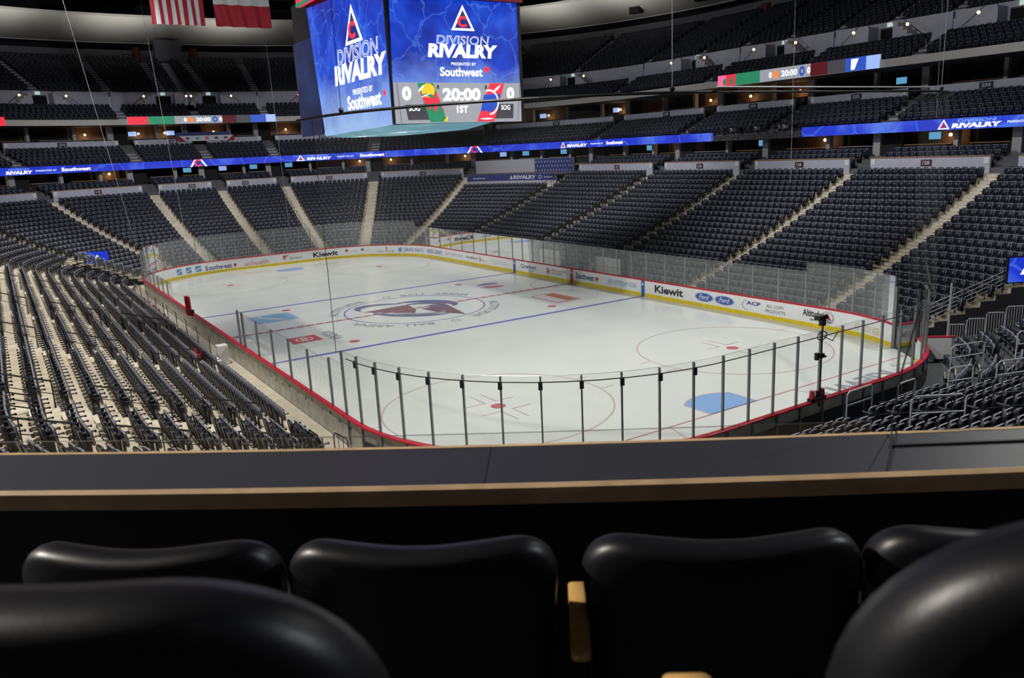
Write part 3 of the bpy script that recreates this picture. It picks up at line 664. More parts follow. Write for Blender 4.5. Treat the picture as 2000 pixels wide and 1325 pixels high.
for i in sorted(pick):
    x, y, z, nx, ny, deck, sec, row, s_, j, n_, dz = cand[i]
    where = f'{ORD[row]} row from the rink, {zone(s_)}'
    g = thing('stadium_seat', f'dark folded stadium seat, {where}', 'seat', (x, y, z), f'seats in the {where}')
    g.rotation_euler = (0, 0, math.atan2(-nx, ny))
    # local +y must point outward (n): rotate so that y axis = n
    for nm, ox in (('backrest', 0), ('seat_pan', 0), ('armrest', -.25), ('stand', -.25)) + ((('armrest', .25), ('stand', .25)) if j in (0, n_-1) else ()):
        o = bpy.data.objects.new(nm, ME[nm]); COL.objects.link(o); o.parent = g; o.location = (ox, 0, 0)
rest = [cand[i] for i in range(len(cand)) if i not in pick]
A_ = np.array([[q[0], q[1], q[2], q[3], q[4]] for q in rest], dtype=np.float32); N_ = len(A_); nv = len(LV)
V = np.empty((N_, nv, 3), np.float32)
jit = 1+rng.normal(0, .006, (N_, 1)).astype(np.float32)
V[:, :, 0] = A_[:, 0:1]+LV[None, :, 0]*A_[:, 4:5]+LV[None, :, 1]*A_[:, 3:4]
V[:, :, 1] = A_[:, 1:2]-LV[None, :, 0]*A_[:, 3:4]+LV[None, :, 1]*A_[:, 4:5]
V[:, :, 2] = A_[:, 2:3]+LV[None, :, 2]*jit
me = bpy.data.meshes.new('stadium_seats'); ls = np.array([len(f) for f in LF]); li = np.array([i for f in LF for i in f]); nf = len(LF); nl = len(li)
me.vertices.add(N_*nv); me.vertices.foreach_set('co', V.ravel())
me.loops.add(N_*nl); me.loops.foreach_set('vertex_index', (li[None, :]+np.arange(N_)[:, None]*nv).ravel().astype(np.int32))
me.polygons.add(N_*nf); st = np.concatenate([[0], np.cumsum(ls)[:-1]])
me.polygons.foreach_set('loop_start', (st[None, :]+np.arange(N_)[:, None]*nl).ravel().astype(np.int32))
for mm in LMAT: me.materials.append(MT[mm])
me.polygons.foreach_set('material_index', np.tile(np.array(LM, np.int32), N_)); me.update(calc_edges=True); me.validate()
tag(link('stadium_seats', me), 'all the remaining rows of dark folded seats in every deck of the arena', 'seats', kind='stuff')
print('seats', N_, len(pick))

# ---- aisle steps and handrails
def sidename(s_):
    s_ %= LT
    return 'right side' if s_ < 43 else 'far right corner' if s_ < 55 else 'far end' if s_ < 69 else 'far left corner' if s_ < 79 else 'left side' if s_ < 122.5 else 'near left corner' if s_ < 134 else 'near end' if s_ < 149 else 'near right corner'
for ia, a in enumerate(AISLE[:-1]):
    if cut(a, 0) and a < 153: pass
    mb = MB(); ac_ = 'rubber_floor' if 132 < a < 153.5 else 'concrete_pale'
    for k in range(ROWS):
        if cut(a, k): continue
        f = local(a, rd(k), 0); zb = rz(k-1) if k else -.02
        mb.box(-.5, .5, -.36, 0, zb, (zb+rz(k))/2, ac_, f); mb.box(-.5, .5, 0, .42, rz(k)-.02, rz(k)+.006, ac_, f)
        mb.box(-.5, .5, -.005, .03, rz(k)-.03, rz(k)+.012, 'concrete', f); mb.box(-.5, .5, -.365, -.34, (zb+rz(k))/2-.02, (zb+rz(k))/2+.008, 'concrete', f)
    struct(mb.build('floor'))
    if a == 150.0: continue
    k = 1; j = 0; off = -.56 if 22 < a < 60 or a > 130 else .56
    if a < 30 or a > LT: off = -.56
    while k < 18:
        if not cut(a, k) and not cut(a, k+2):
            f = local(a, 0, 0); mb = MB(); n3 = 3
            A0 = (off, rd(k)+.1, rz(k)); B0 = (off, rd(k+n3)-.1, rz(k+n3-1)+.25)
            hi = lambda p, h: f(p[0], p[1], p[2]+h)
            col_ = 'black_metal' if (a < 46 or 80 < a < 130) else 'steel_dark'
            mb.tube([hi(A0, 0), hi(A0, .86), hi(B0, .86), hi(B0, -.2)], .032 if 80 < a < 130 else .024, col_, 6); mb.tube([hi(A0, .45), hi(B0, .45)], .015, col_, 5)
            mdp = ((A0[0]+B0[0])/2, (A0[1]+B0[1])/2, (A0[2]+B0[2])/2); mb.tube([hi(mdp, 0), hi(mdp, .86)], .018, col_, 5)
            sec = SIGN[ia] or '145'
            tag(mb.build('aisle_handrail'), f'dark sloping handrail in the aisles of the lower seats, {sidename(a)}', 'handrail', f'aisle handrails of the lower seats, {sidename(a)}')
            j += 1
        k += 4

# ---- walls, fascias, signs
def wall(prof, s0, s1, m, name, step=.8): mb = MB(); mb.sweep(prof, s0, s1, m, step); return struct(mb.build(name))
def words_(t): return ' '.join('zero one two three four five six seven eight nine'.split()[int(c)] for c in t)
def plaque(txt, s_, d, z, w_, h_, mb_='sign_maroon', label=None, side='lower'):
    x, y, zz = P(s_, d, z); g = thing('section_sign', label or f'small {"maroon" if mb_ == "sign_maroon" else "dark navy"} section sign with numerals {words_(txt)}', 'sign', (x, y, zz))
    f0 = local(s_, d, z); f = lambda a, b, c: tuple(np.subtract(f0(a, b, c), (x, y, zz)))
    mb = MB(); mb.box(-w_/2, w_/2, -.05, 0, -h_/2, h_/2, mb_, f); pl_ = mb.build('plate', g)
    mb = MB(); letter(mb, txt, -w_*.33, -h_*.3, w_*.66, h_*.6, 'sign_text', lambda a, b: f(a, -.056, b), .03); mb.build('numerals', pl_, fix=False)
for i in range(len(AISLE)-1):
    a, b_ = AISLE[i], AISLE[i+1]
    if 122 < (a+b_)/2 < 153: continue
    s0, s1 = s_step(a, 19.1, .85), s_step(b_, 19.1, -.85)
    if SIGN[i] == '120': continue
    wall([(19.12, rz(21)), (19.12, 7.98), (19.3, 7.98), (19.3, rz(21))], s0, s1, 'wall_grey', 'wall_lower_ring')
    wall([(19.08, 7.98), (19.08, 8.03), (19.34, 8.03), (19.34, 7.98)], s0, s1, 'suite_wood', 'trim_1')
    if SIGN[i] and i < 13: plaque(SIGN[i], (s0+s1)/2, 19.11, 7.62, .75, .42)
    for ss, e in ((s0, .22), (s1, -.22)):
        if i < 13:
            mb = MB(); f = local(s_step(ss, 19.1, e), 19.12, 7.72); mb.box(-.17, .17, -.04, 0, -.2, .2, 'paper', f)
            tag(mb.build('aisle_plate'), 'small white square plate at one end of a grey wall above the lower seats', 'plate', 'white plates on the lower ring wall')
# section 120: taller wall with banners
s0, s1 = s_step(44.6, 19, .6), s_step(49.25, 19, -.6)
wall([(16.9, rz(18)), (16.9, 7.1), (17.1, 7.1), (17.1, rz(18))], s0, s1, 'wall_stage', 'wall_corner_stage')
wall([(16.9, 6.9), (16.9, 7.05), (19.8, 7.05), (19.8, 6.9)], s0, s1, 'concrete_dark', 'floor')
wall([(19.6, 7.0), (19.6, 8.75), (19.8, 8.75), (19.8, 7.0)], s0, s1, 'wall_stage', 'wall_corner_stage')
def banner(sl, sr, d, z0, z1, m, items, label, name='banner', cat='banner'):
    x, y, zz = P(sl, d, z0); g = thing(name, label, cat, (x, y, zz)); c = arc(d); la, lb = np.interp([sl, sr], _ss, c)
    def fn(u_, v_, off=0): s_ = float(np.interp(la+(lb-la)*u_, c, _ss)); p = P(s_, d-.01-off, z0+(z1-z0)*v_); return tuple(np.subtract(p, (x, y, zz)))
    mb = MB(); n = 14
    mb.add([fn(i/n, v_, o_) for i in range(n+1) for v_ in (0, 1) for o_ in (0, -.03)], [q for i in range(n) for q in ((4*i, 4*i+4, 4*i+6, 4*i+2), (4*i+1, 4*i+3, 4*i+7, 4*i+5), (4*i+2, 4*i+6, 4*i+7, 4*i+3), (4*i, 4*i+1, 4*i+5, 4*i+4))], m); pn_ = mb.build('panel', g)
    for it in items: mb = MB(); it(mb, lambda a, b, o_=.012: fn(a, b, o_)); o_ = mb.build('pattern' if it is stars else 'lettering', pn_, fix=False); o_['kind'] = 'stuff' if it is stars else 'thing'
    return g
def stars(mb, f):
    for r in range(3):
        for c_ in range(13):
            cx, cy = (c_+.5+(.5 if r % 2 else 0))/13.6, .2+.3*r; poly(mb, [(cx-.012, cy-.08), (cx+.012, cy-.08), (cx, cy+.1)], 'banner_white', f)
sm = s0+(s1-s0)*.42
banner(sm, s0+.02, 19.58, 7.15, 8.72, 'banner_blue', [stars], 'navy banner patterned with small white triangles above the corner stage')
def riv(mb, f):
    letter(mb, 'Southwest', .06, .35, .13, .3, 'banner_white', f, .02); letter(mb, 'RIVALRY', .50, .2, .26, .62, 'banner_white', f, .05); poly(mb, [(.455, .2), (.495, .2), (.475, .85)], 'banner_white', f)
    letter(mb, 'Southwest', .86, .35, .1, .3, 'banner_white', f, .02); ring(mb, .81, .5, .014, .02, 'banner_white', f, 12, ry=.3)
banner(s1-.02, s0+.02, 16.88, 6.45, 7.15, 'banner_blue', [riv], 'long navy banner with white lettering along the corner stage front')
banner(-.9, -3.2, 17.6, 7.3, 8.0, 'banner_blue', [lambda mb, f: letter(mb, 'Southwest', .08, .25, .8, .5, 'banner_white', f, .02)], 'navy banner with white lettering at the right edge')

# club deck, suites, upper decks (only the part of the ring the photograph sees)
S0, S1 = -7.0, 84.0
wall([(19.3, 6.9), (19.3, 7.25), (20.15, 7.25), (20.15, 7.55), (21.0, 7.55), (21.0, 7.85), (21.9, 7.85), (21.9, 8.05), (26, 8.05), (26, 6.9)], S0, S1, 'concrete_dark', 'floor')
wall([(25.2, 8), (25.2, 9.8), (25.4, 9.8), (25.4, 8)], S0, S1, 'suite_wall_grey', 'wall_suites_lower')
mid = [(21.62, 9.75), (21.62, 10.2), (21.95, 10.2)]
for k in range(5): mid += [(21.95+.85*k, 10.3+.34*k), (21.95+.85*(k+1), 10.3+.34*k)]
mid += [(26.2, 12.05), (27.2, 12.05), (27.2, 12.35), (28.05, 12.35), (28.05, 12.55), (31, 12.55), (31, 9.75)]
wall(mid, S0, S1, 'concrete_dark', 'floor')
wall([(30.0, 12.5), (30.0, 14.75), (30.2, 14.75), (30.2, 12.5)], S0, S1, 'suite_wall_grey', 'wall_suites_upper')
upf = [(25.05, 14.7), (25.05, 15.25)]
for k in range(4): upf += [(25.25+.85*k, 15.25+.38*k), (25.25+.85*(k+1), 15.25+.38*k)]
upf += [(28.65, 16.4), (30.3, 16.4), (30.3, 14.7)]
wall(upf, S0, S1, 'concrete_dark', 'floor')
wall([(25.0, 14.72), (25.0, 15.32), (25.06, 15.32), (25.06, 14.72)], S0, S1, 'fascia', 'trim_2')
up = [(30.4, 18.2)]
for k in range(14): up += [(30.5+.8*k, 18.7+.36*k), (30.5+.8*(k+1), 18.7+.36*k)]
up += [(42.5, 23.4), (42.5, 22.9)]
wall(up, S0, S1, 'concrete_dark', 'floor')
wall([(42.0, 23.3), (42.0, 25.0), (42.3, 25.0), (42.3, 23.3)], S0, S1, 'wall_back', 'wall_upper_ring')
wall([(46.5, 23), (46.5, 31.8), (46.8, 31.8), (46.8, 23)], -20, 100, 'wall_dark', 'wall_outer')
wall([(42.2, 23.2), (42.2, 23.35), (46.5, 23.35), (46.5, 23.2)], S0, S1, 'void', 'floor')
wall([(44.0, 26.2), (43.6, 26.25), (37.0, 28.3), (37.0, 28.6), (44.0, 26.6)], 34.5, 84, 'soffit', 'ceiling')
wall([(43.9, 26.1), (43.9, 26.3), (44.1, 26.3), (44.1, 26.1)], 34.5, 84, 'white', 'trim_3')
wall([(42.6, 26.3), (42.6, 27.4), (43.0, 27.4), (43.0, 26.3)], 14, 34.3, 'wall_upper', 'wall_upper_boxes')
wall([(40.5, 25.0), (40.5, 26.0), (44, 26.0), (44, 25.0)], 22.5, 32.5, 'wall_upper', 'wall_upper_boxes')
mb = MB(); f = local(16.2, 41, 22); mb.box(-1.1, 1.1, 0, 3, 0, 8, 'wall_upper', f); struct(mb.build('column'))
mb = MB(); f = local(27.5, 41.2, 23.4); mb.box(-.6, .6, 0, 1, 0, 5, 'wall_dark', f); struct(mb.build('column'))
up_signs = {0: '345', 1: '343', 2: '341', 3: '339', 4: '337', 5: '335', 6: '333', 7: '331', 8: '329', 9: '327', 10: '325', 11: '323', 12: '321', 13: '319'}
for i in range(len(UA)-1):
    a, b_ = UA[i], UA[i+1]; m_ = (a+b_)/2
    # middle deck wall
    s0, s1 = s_step(a, 26.2, .85), s_step(b_, 26.2, -.85)
    wall([(26.1, 12.0), (26.1, 13.05), (26.28, 13.05), (26.28, 12.0)], s0, s1, 'wall_grey', 'wall_middle_ring')
    num = 238-2*i
    plaque(str(num), (s0+s1)/2, 26.09, 12.76, .95, .44, 'sign_navy')
    for ss, e in ((s0, .25), (s1, -.25)):
        mb = MB(); f = local(s_step(ss, 26.1, e), 26.1, 12.8); mb.box(-.17, .17, -.04, 0, -.2, .2, 'paper', f)
        tag(mb.build('aisle_plate'), 'small white square plate at one end of a grey wall above the middle deck seats', 'plate', 'white plates on the middle ring wall')
    # middle and upper aisle stairs
    for (dd, zz, pd, pz, nr) in ((21.95, 10.3, .85, .34, 5), (25.25, 15.25, .85, .38, 4), (30.5, 18.7, .8, .36, 14)):
        for sx in ((a, m_) if nr == 14 else (a,)):
            mb = MB()
            for k in range(nr):
                f = local(sx, dd+pd*k, zz+pz*k); mb.box(-.5, .5, 0, .4, -.02, .01, 'column' if nr == 5 else 'wall_upper', f)
                if k: mb.box(-.5, .5, -.38, 0, -pz, -pz/2, 'column' if nr == 5 else 'wall_upper', f)
            struct(mb.build('floor'))
    # upper walkway: low front wall in alternate blocks, portal wall with doorway behind
    s0, s1 = s_step(a, 28.6, 1.0), s_step(b_, 28.6, -1.0)
    wall([(28.6, 16.3), (28.6, 17.15), (28.75, 17.15), (28.75, 16.3)], s0, s1, 'wall_grey', 'wall_walkway')
    plaque(up_signs.get(i, '317'), (s0+s1)/2, 28.59, 16.85, .95, .5)
    s0, s1 = s_step(a, 30.3, .1), s_step(b_, 30.3, -.1)
    sd0, sd1 = s_step(m_, 30.3, -.9), s_step(m_, 30.3, .9)
    for x0, x1 in ((s0, sd0), (sd1, s1)): wall([(30.3, 16.4), (30.3, 18.75), (30.45, 18.75), (30.45, 16.4)], x0, x1, 'wall_upper', 'wall_portal')
    wall([(30.3, 18.3), (30.3, 18.75), (30.45, 18.75), (30.45, 18.3)], sd0, sd1, 'wall_upper', 'wall_portal')
    wall([(30.5, 16.3), (30.5, 18.7), (30.6, 18.7), (30.6, 16.3)], sd0-.2, sd1+.2, 'void', 'dark_doorway_1')  # black sheet standing in for the shade inside the doorway
    # stepped stair flanks climbing beside each doorway
    for sg in (-1, 1):
        mb = MB(); f = local(m_, 28.9, 16.4); n5 = 6
        pl = [(sg*3.6, 0)]+[q for k in range(n5) for q in ((sg*(3.6-.42*k), .34*(k+1)), (sg*(3.6-.42*(k+1)), .34*(k+1)))]+[(sg*1.08, 0)]
        mb.prism(pl, 1.35, 'wall_upper', lambda x, z, y: f(x, y, z)); struct(mb.build('wall_stair_flank'))
        mb = MB(); mb.tube([f(sg*3.6, -.03, .9), f(sg*1.1, -.03, 2.9), f(sg*1.1, -.03, 2.0)], .03, 'black_metal', 5)
        tag(mb.build('stair_rail'), f'dark stair rail {"right" if sg > 0 else "left"} of the doorway, upper block {words_(up_signs.get(i, "317"))}', 'handrail')
        mb = MB(); mb.ball(f(sg*2.4, -.12, 1.75), .13, 'em_warm', 8, 5)
        tag(mb.build('stair_lamp'), f'small warm stair lamp {"right" if sg > 0 else "left"} of the doorway, upper block {words_(up_signs.get(i, "317"))}', 'lamp')
    mb = MB(); f = local(m_, 30.28, 18.52); mb.box(-.25, .25, -.1, 0, -.16, .16, 'em_exit', f)
    tag(mb.build('exit_sign'), f'pale lit exit sign over the doorway of upper block {words_(up_signs.get(i, "317"))}', 'sign')
    plaque(str(344-2*i) if i else '346', s_step(m_, 42, 1.5), 41.98, 24.2, 1.2, .6)

# suites: columns, back wall panels, televisions, lamps, counters
tvn = 0
for i in range(len(UA)-1):
    a, b_ = UA[i], UA[i+1]
    for deck, (dc, zc, hc, db, zf, cl) in enumerate(((22.6, 8.0, 1.78, 25.18, 8.05, 'lower'), (28.6, 12.5, 2.25, 29.98, 12.55, 'upper'))):
        L_ = float(np.interp(b_, _ss, arc(dc))-np.interp(a, _ss, arc(dc))); n = max(2, int(round(L_/4.6)))
        for j in range(n):
            sx = s_step(a, dc, L_*j/n + (1.0 if j == 0 else 0)); f = local(sx, dc, zc); wd = .16 if j else .3
            mb = MB(); mb.box(-wd, wd, 0, .5, 0, hc, 'column', f); struct(mb.build('column'))
            if j == 0:
                mb = MB(); f = local(s_step(a, dc, 0), dc+.3, zc); mb.box(-.9, .9, 0, .1, -.2, hc, 'void', f); struct(mb.build('dark_doorway_2'))  # black sheet standing in for the dark passage behind the aisle
            x0, x1 = s_step(a, dc, L_*j/n+(1.4 if j == 0 else .3)), s_step(a, dc, L_*(j+1)/n-.3)
            warm = random.random() < (.6 if deck == 0 else .5)
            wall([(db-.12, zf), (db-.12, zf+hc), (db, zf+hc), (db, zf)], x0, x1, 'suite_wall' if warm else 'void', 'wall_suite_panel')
            mb = MB(); mb.sweep([(dc+.05, zf+.72), (dc+.05, zf+.77), (dc+.5, zf+.77), (dc+.5, zf+.72)], x0, x0+(x1-x0)*.8, 'suite_wood' if random.random() < .6 else 'column', 1); mb.sweep([(dc+.2, zf), (dc+.2, zf+.72), (dc+.3, zf+.72), (dc+.3, zf)], x0, x0+(x1-x0)*.8, 'void', 1)
            tag(mb.build('drinks_counter'), f'narrow drinks ledge at the front of a {cl} level suite', 'counter', f'ledges of the {cl} suites')
            if random.random() < .36:
                fx = local(x0+(x1-x0)*random.uniform(.15, .85), db-.6, zf+1.32); x, y, z = fx(0, 0, 0)
                t = thing('television', f'small lit television hanging in a {cl} level suite', 'television', (x, y, z), f'televisions in the {cl} suites')
                mb = MB(); g_ = lambda p, q, r: tuple(np.subtract(fx(p, q, r), (x, y, z))); mb.box(-.5, .5, 0, .06, -.3, .3, 'black', g_); cs_ = mb.build('casing', t)
                mb = MB(); mb.add([g_(-.46, -.01, -.26), g_(.46, -.01, -.26), g_(.46, -.01, .26), g_(-.46, -.01, .26)], [(0, 1, 2, 3)], 'em_cyan' if random.random() < .7 else 'em_pale_blue'); mb.build('display', cs_, fix=False)
            if warm and random.random() < .6:
                mb = MB(); f = local(x0+(x1-x0)*random.uniform(.2, .8), db-.5, zf+1.35); mb.ball(f(0, 0, 0), .13, 'em_warm', 8, 5); mb.tube([f(0, 0, .1), f(0, 0, hc-1.35)], .01, 'black', 4)
                bl = bpy.data.lights.new('bulb_light', 'POINT'); bl.energy = 22; bl.color = (1, .62, .28); bl.shadow_soft_size = .12; bo = bpy.data.objects.new('bulb_light', bl); COL.objects.link(bo); bo.location = f(0, -.16, -.1)
                tag(mb.build('pendant_lamp'), f'small warm pendant lamp glowing in a {cl} level suite', 'lamp', f'pendant lamps in the {cl} suites')
#PART4
# ============================================================ LED ribbons
def ribbon(sl, sr, d, z0, z1, m, items, label, name='ribbon_display'):
    """strip hung on a fascia; sl is its left end seen from the ice"""
    c = arc(d); x, y, zz = P(sl, d, z0); g = thing(name, label, 'led display', (x, y, zz))
    def fn(s_, z, off): p = P(s_, d-off, z); return tuple(np.subtract(p, (x, y, zz)))
    mb = MB(); n = int(abs(sl-sr)/.4)+2
    ss = [sl+(sr-sl)*i/n for i in range(n+1)]
    mb.add([fn(q, z, o_) for q in ss for z in (z0, z1) for o_ in (.02, -.1)], [q for i in range(n) for q in ((4*i, 4*i+4, 4*i+6, 4*i+2), (4*i+1, 4*i+3, 4*i+7, 4*i+5), (4*i+2, 4*i+6, 4*i+7, 4*i+3), (4*i, 4*i+1, 4*i+5, 4*i+4))], m); sc_ = mb.build('screen', g)
    for it in items: mb = MB(); it(mb, fn); mb.build('screen_lettering', sc_, fix=False)
    return g
def rmap(fn, d, sl, sr, z0, z1, off=.035):
    c = arc(d); la, lb = np.interp([sl, sr], _ss, c)
    return lambda u_, v_, o_=0: fn(float(np.interp(la+(lb-la)*u_, c, _ss)), z0+(z1-z0)*v_, off+o_)
def logo_tri(mb, f):                       # white triangle outline, navy inside, red ring
    poly(mb, [(0, 0), (1, 0), (.5, 1)], 'em_white', lambda a, b: f(a, b)); poly(mb, [(.17, .1), (.83, .1), (.5, .78)], 'em_navy', lambda a, b: f(a, b, .01))
    ring(mb, .5, .3, .12, .2, 'em_red', lambda a, b: f(a, b, .02), 20, PI*.2, PI*1.8)
RD, RZ0, RZ1 = 21.5, 9.74, 10.5
def rset(tri, riv_, pres, sw, div=True, k=1.0):
    L = []
    def go(mb, fn):
        if tri: logo_tri(mb, rmap(fn, RD, tri[0], tri[1], RZ0+.06, RZ1-.04))
        if riv_: letter(mb, 'RIVALRY', 0, 0, 1, 1, 'em_white', rmap(fn, RD, riv_[0], riv_[1], RZ0+.1, RZ0+.42), .05, .12)
        if riv_ and div: letter(mb, 'DIVISION', .12, 0, .76, 1, 'em_line', rmap(fn, RD, riv_[0], riv_[1], RZ0+.48, RZ0+.66), .0, .1)
        if pres: letter(mb, 'PRESENTED BY', 0, 0, 1, 1, 'em_soft', rmap(fn, RD, pres[0], pres[1], RZ0+.28, RZ0+.42), .02)
        if sw: letter(mb, 'Southwest', 0, 0, .86, 1, 'em_white', rmap(fn, RD, sw[0], sw[1], RZ0+.18, RZ0+.56), .03); heart(mb, .94, .55, .06, rmap(fn, RD, sw[0], sw[1], RZ0+.2, RZ0+.56, .04), ('em_red',)*3)
    return go
def cmark(a, b_):
    def go(mb, fn):
        f = rmap(fn, RD, a, b_, RZ0-.02, RZ1+.05)
        poly(mb, [(0, 0), (.12, 0), (.38, .95), (.28, .95)], 'em_white', f); poly(mb, [(1, 0), (.88, 0), (.62, .95), (.72, .95)], 'em_white', f)
        ring(mb, .5, .5, .14, .25, 'em_red', lambda p, q: f(p, q, .01), 24, PI*.2, PI*1.8, ry=.5); disc(mb, .5, .5, .1, .2, 'em_navy', lambda p, q: f(p, q, .02), 16)
    return go
ribbon(18.6, -4.0, RD, RZ0, RZ1, 'ribbon_blue', [rset((7.28, 6.45), (6.3, 2.99), (2.65, 1.0), (.5, -1.6))], 'bright blue LED ribbon with large white lettering at the right, above the near right suites')
ribbon(84, 28.4, RD, RZ0, RZ1, 'ribbon_blue', [rset((45.87, 45.66), (45.6, 44.7), (44.55, 43.95), (43.6, 40.4)), rset((55.71, 55.42), (55.35, 54.5), (54.3, 53.72), (53.5, 52.5)),
    rset(None, (71.0, 70.22), (70.14, 69.52), (69.39, 68.4)), cmark(49.62, 49.02), cmark(64.1, 62.2)], 'long bright blue LED ribbon with white lettering sweeping round the far end')
def score(sl, sr, z0, z1, d=24.92):
    def go(mb, fn):
        F = rmap(fn, d, sl, sr, z0, z1, .05); f = lambda o_: (lambda a, b: F(a, b, o_))
        for a, b_, m in ((0, .06, 'em_pale_blue'), (.0, .13, 'em_red'), (.13, .3, 'em_green'), (.3, .62, 'em_grey'), (.62, .72, 'rival_red'), (.72, .82, 'em_dgrey'), (.82, .93, 'em_blue'), (.93, 1, 'em_pale_blue')): poly(mb, [(a, 0), (b_, 0), (b_, 1), (a, 1)], m, f(0))
        letter(mb, '0', .36, .25, .02, .5, 'em_white', f(.01), .04); letter(mb, '20:00', .44, .25, .1, .5, 'em_white', f(.01), .03); letter(mb, '0', .6, .25, .02, .5, 'em_white', f(.01), .04)
        disc(mb, .405, .5, .018, .35, 'em_orange', f(.01), 14); ring(mb, .57, .5, .008, .018, 'em_blue', f(.01), 16, ry=.4)
        for a in (.05, .1): disc(mb, a, .4, .012, .35, 'em_green', f(.01), 12)
        poly(mb, [(.85, .1), (.87, .1), (.89, .9), (.85, .9)], 'em_white', f(.01))
    return go
ribbon(30.9, 14.2, 24.92, 14.72, 15.75, 'em_grey', [score(30.9, 14.2, 14.72, 15.75)], 'upper LED ribbon showing a score line between red and blue ends, right side')
ribbon(67.0, 56.1, 24.92, 14.72, 15.6, 'em_grey', [score(67.0, 56.1, 14.72, 15.6)], 'upper LED ribbon showing a score line between red and blue ends, far end')
ribbon(79, 70.2, 24.92, 14.72, 15.6, 'em_red', [], 'red end of an upper LED ribbon at the left edge')
banner(64.3, 58.0, 26.05, 12.85, 13.75, 'banner_blue', [], 'dark patterned screen between upper suites at the far end')
def fb(mb, f):
    poly(mb, [(0, 0), (.12, 0), (.02, 1), (0, 1)], 'flag_red', f); poly(mb, [(1, 0), (.88, 0), (.98, 1), (1, 1)], 'flag_red', f)
    for i, m in enumerate(('text_navy', 'text_sky', 'text_red', 'text_navy', 'text_navy')): poly(mb, [(.12+.17*i, .3), (.2+.17*i, .3), (.18+.17*i, .75), (.14+.17*i, .75)], m, f)
banner(64.1, 57.6, 25.9, 12.72, 13.35, 'paper', [fb], 'white banner with red corners and small emblems hung at the far end')
# press platform in the gap of the lower ribbon
mb = MB(); mb.sweep([(21.3, 9.7), (21.3, 9.78), (22.0, 9.78), (22.0, 9.7)], 18.7, 28.3, 'steel_dark', 1)
for zz in (10.1, 10.45): mb.tube([P(s_, 21.35, zz) for s_ in (18.7, 23, 28.3)], .03, 'steel_dark', 5)
for i in range(13): mb.tube([P(18.7+.8*i, 21.35, 9.78), P(18.7+.8*i, 21.35, 10.45)], .02, 'steel_dark', 4)
tag(mb.build('camera_platform'), 'dark railed press platform filling the gap in the lower blue ribbon', 'platform')
for i in range(9):
    s_ = 19.6+i*.95; f = local(s_, 21.75+.15*(i % 2), 9.78); x, y, z = f(0, 0, 0); g_ = lambda p: tuple(np.subtract(f(*p), (x, y, z)))
    g = thing('video_camera', f'small {["dark", "white", "grey"][i % 3]} video camera on a stand on the press platform', 'camera', (x, y, z), f'{["dark", "white", "grey"][i % 3]} cameras on the press platform')
    mb = MB(); [mb.tube([g_((0, 0, .75)), g_((.3*math.cos(q), .3*math.sin(q), 0))], .02, 'black_metal', 4) for q in (0, 2.1, 4.2)]; mb.build('tripod', g)
    mb = MB(); mb.box(-.13, .13, -.3, .2, .75, 1.0, ['black', 'white', 'post_grey'][i % 3], lambda a, b, c: g_((a, b, c))); mb.build('body', g)
    mb = MB(); mb.tube([g_((0, -.3, .87)), g_((0, -.48, .87))], .07, 'black', 8); mb.build('lens', g)

# ============================================================ centre-hung scoreboard
sb = thing('scoreboard', 'large four sided video scoreboard hanging over centre ice', 'scoreboard', (0, 0, 11.4))
def sbl(p): return (p[0], p[1], p[2]-11.4)
mb = MB(); mb.box(-7.2, 7.3, -3.78, 4.0, 11.5, 19.6, 'black'); mb.v = [sbl(p) for p in mb.v]; mb.build('housing', sb)
def face(name, BL, BR, TR, TL, m, nrm, label=None, th=.1):
    q = [Vector(sbl(p)) for p in (BL, BR, TR, TL)]; nv_ = Vector(nrm)
    def fn(x, y, o_=0): p = (q[0]*(1-x)+q[1]*x)*(1-y)+(q[3]*(1-x)+q[2]*x)*y; return tuple(p+nv_*o_)
    mb = MB(); mb.add([fn(a, b, c) for a, b in ((0, 0), (1, 0), (1, 1), (0, 1)) for c in (0, -th)], [(0, 2, 4, 6), (1, 7, 5, 3), (0, 1, 3, 2), (2, 3, 5, 4), (4, 5, 7, 6), (6, 7, 1, 0)], m)
    o = mb.build(name, sb)
    if label: o['label'] = label
    return fn, o
def at(fn, x0, x1, y0, y1, o_): return lambda a, b, e=0: fn(x0+(x1-x0)*a, y0+(y1-y0)*b, o_+e)
def fit(F, W_, H_, u0, v0): return lambda y, z: ((y-u0)/W_, (z-v0)/H_)
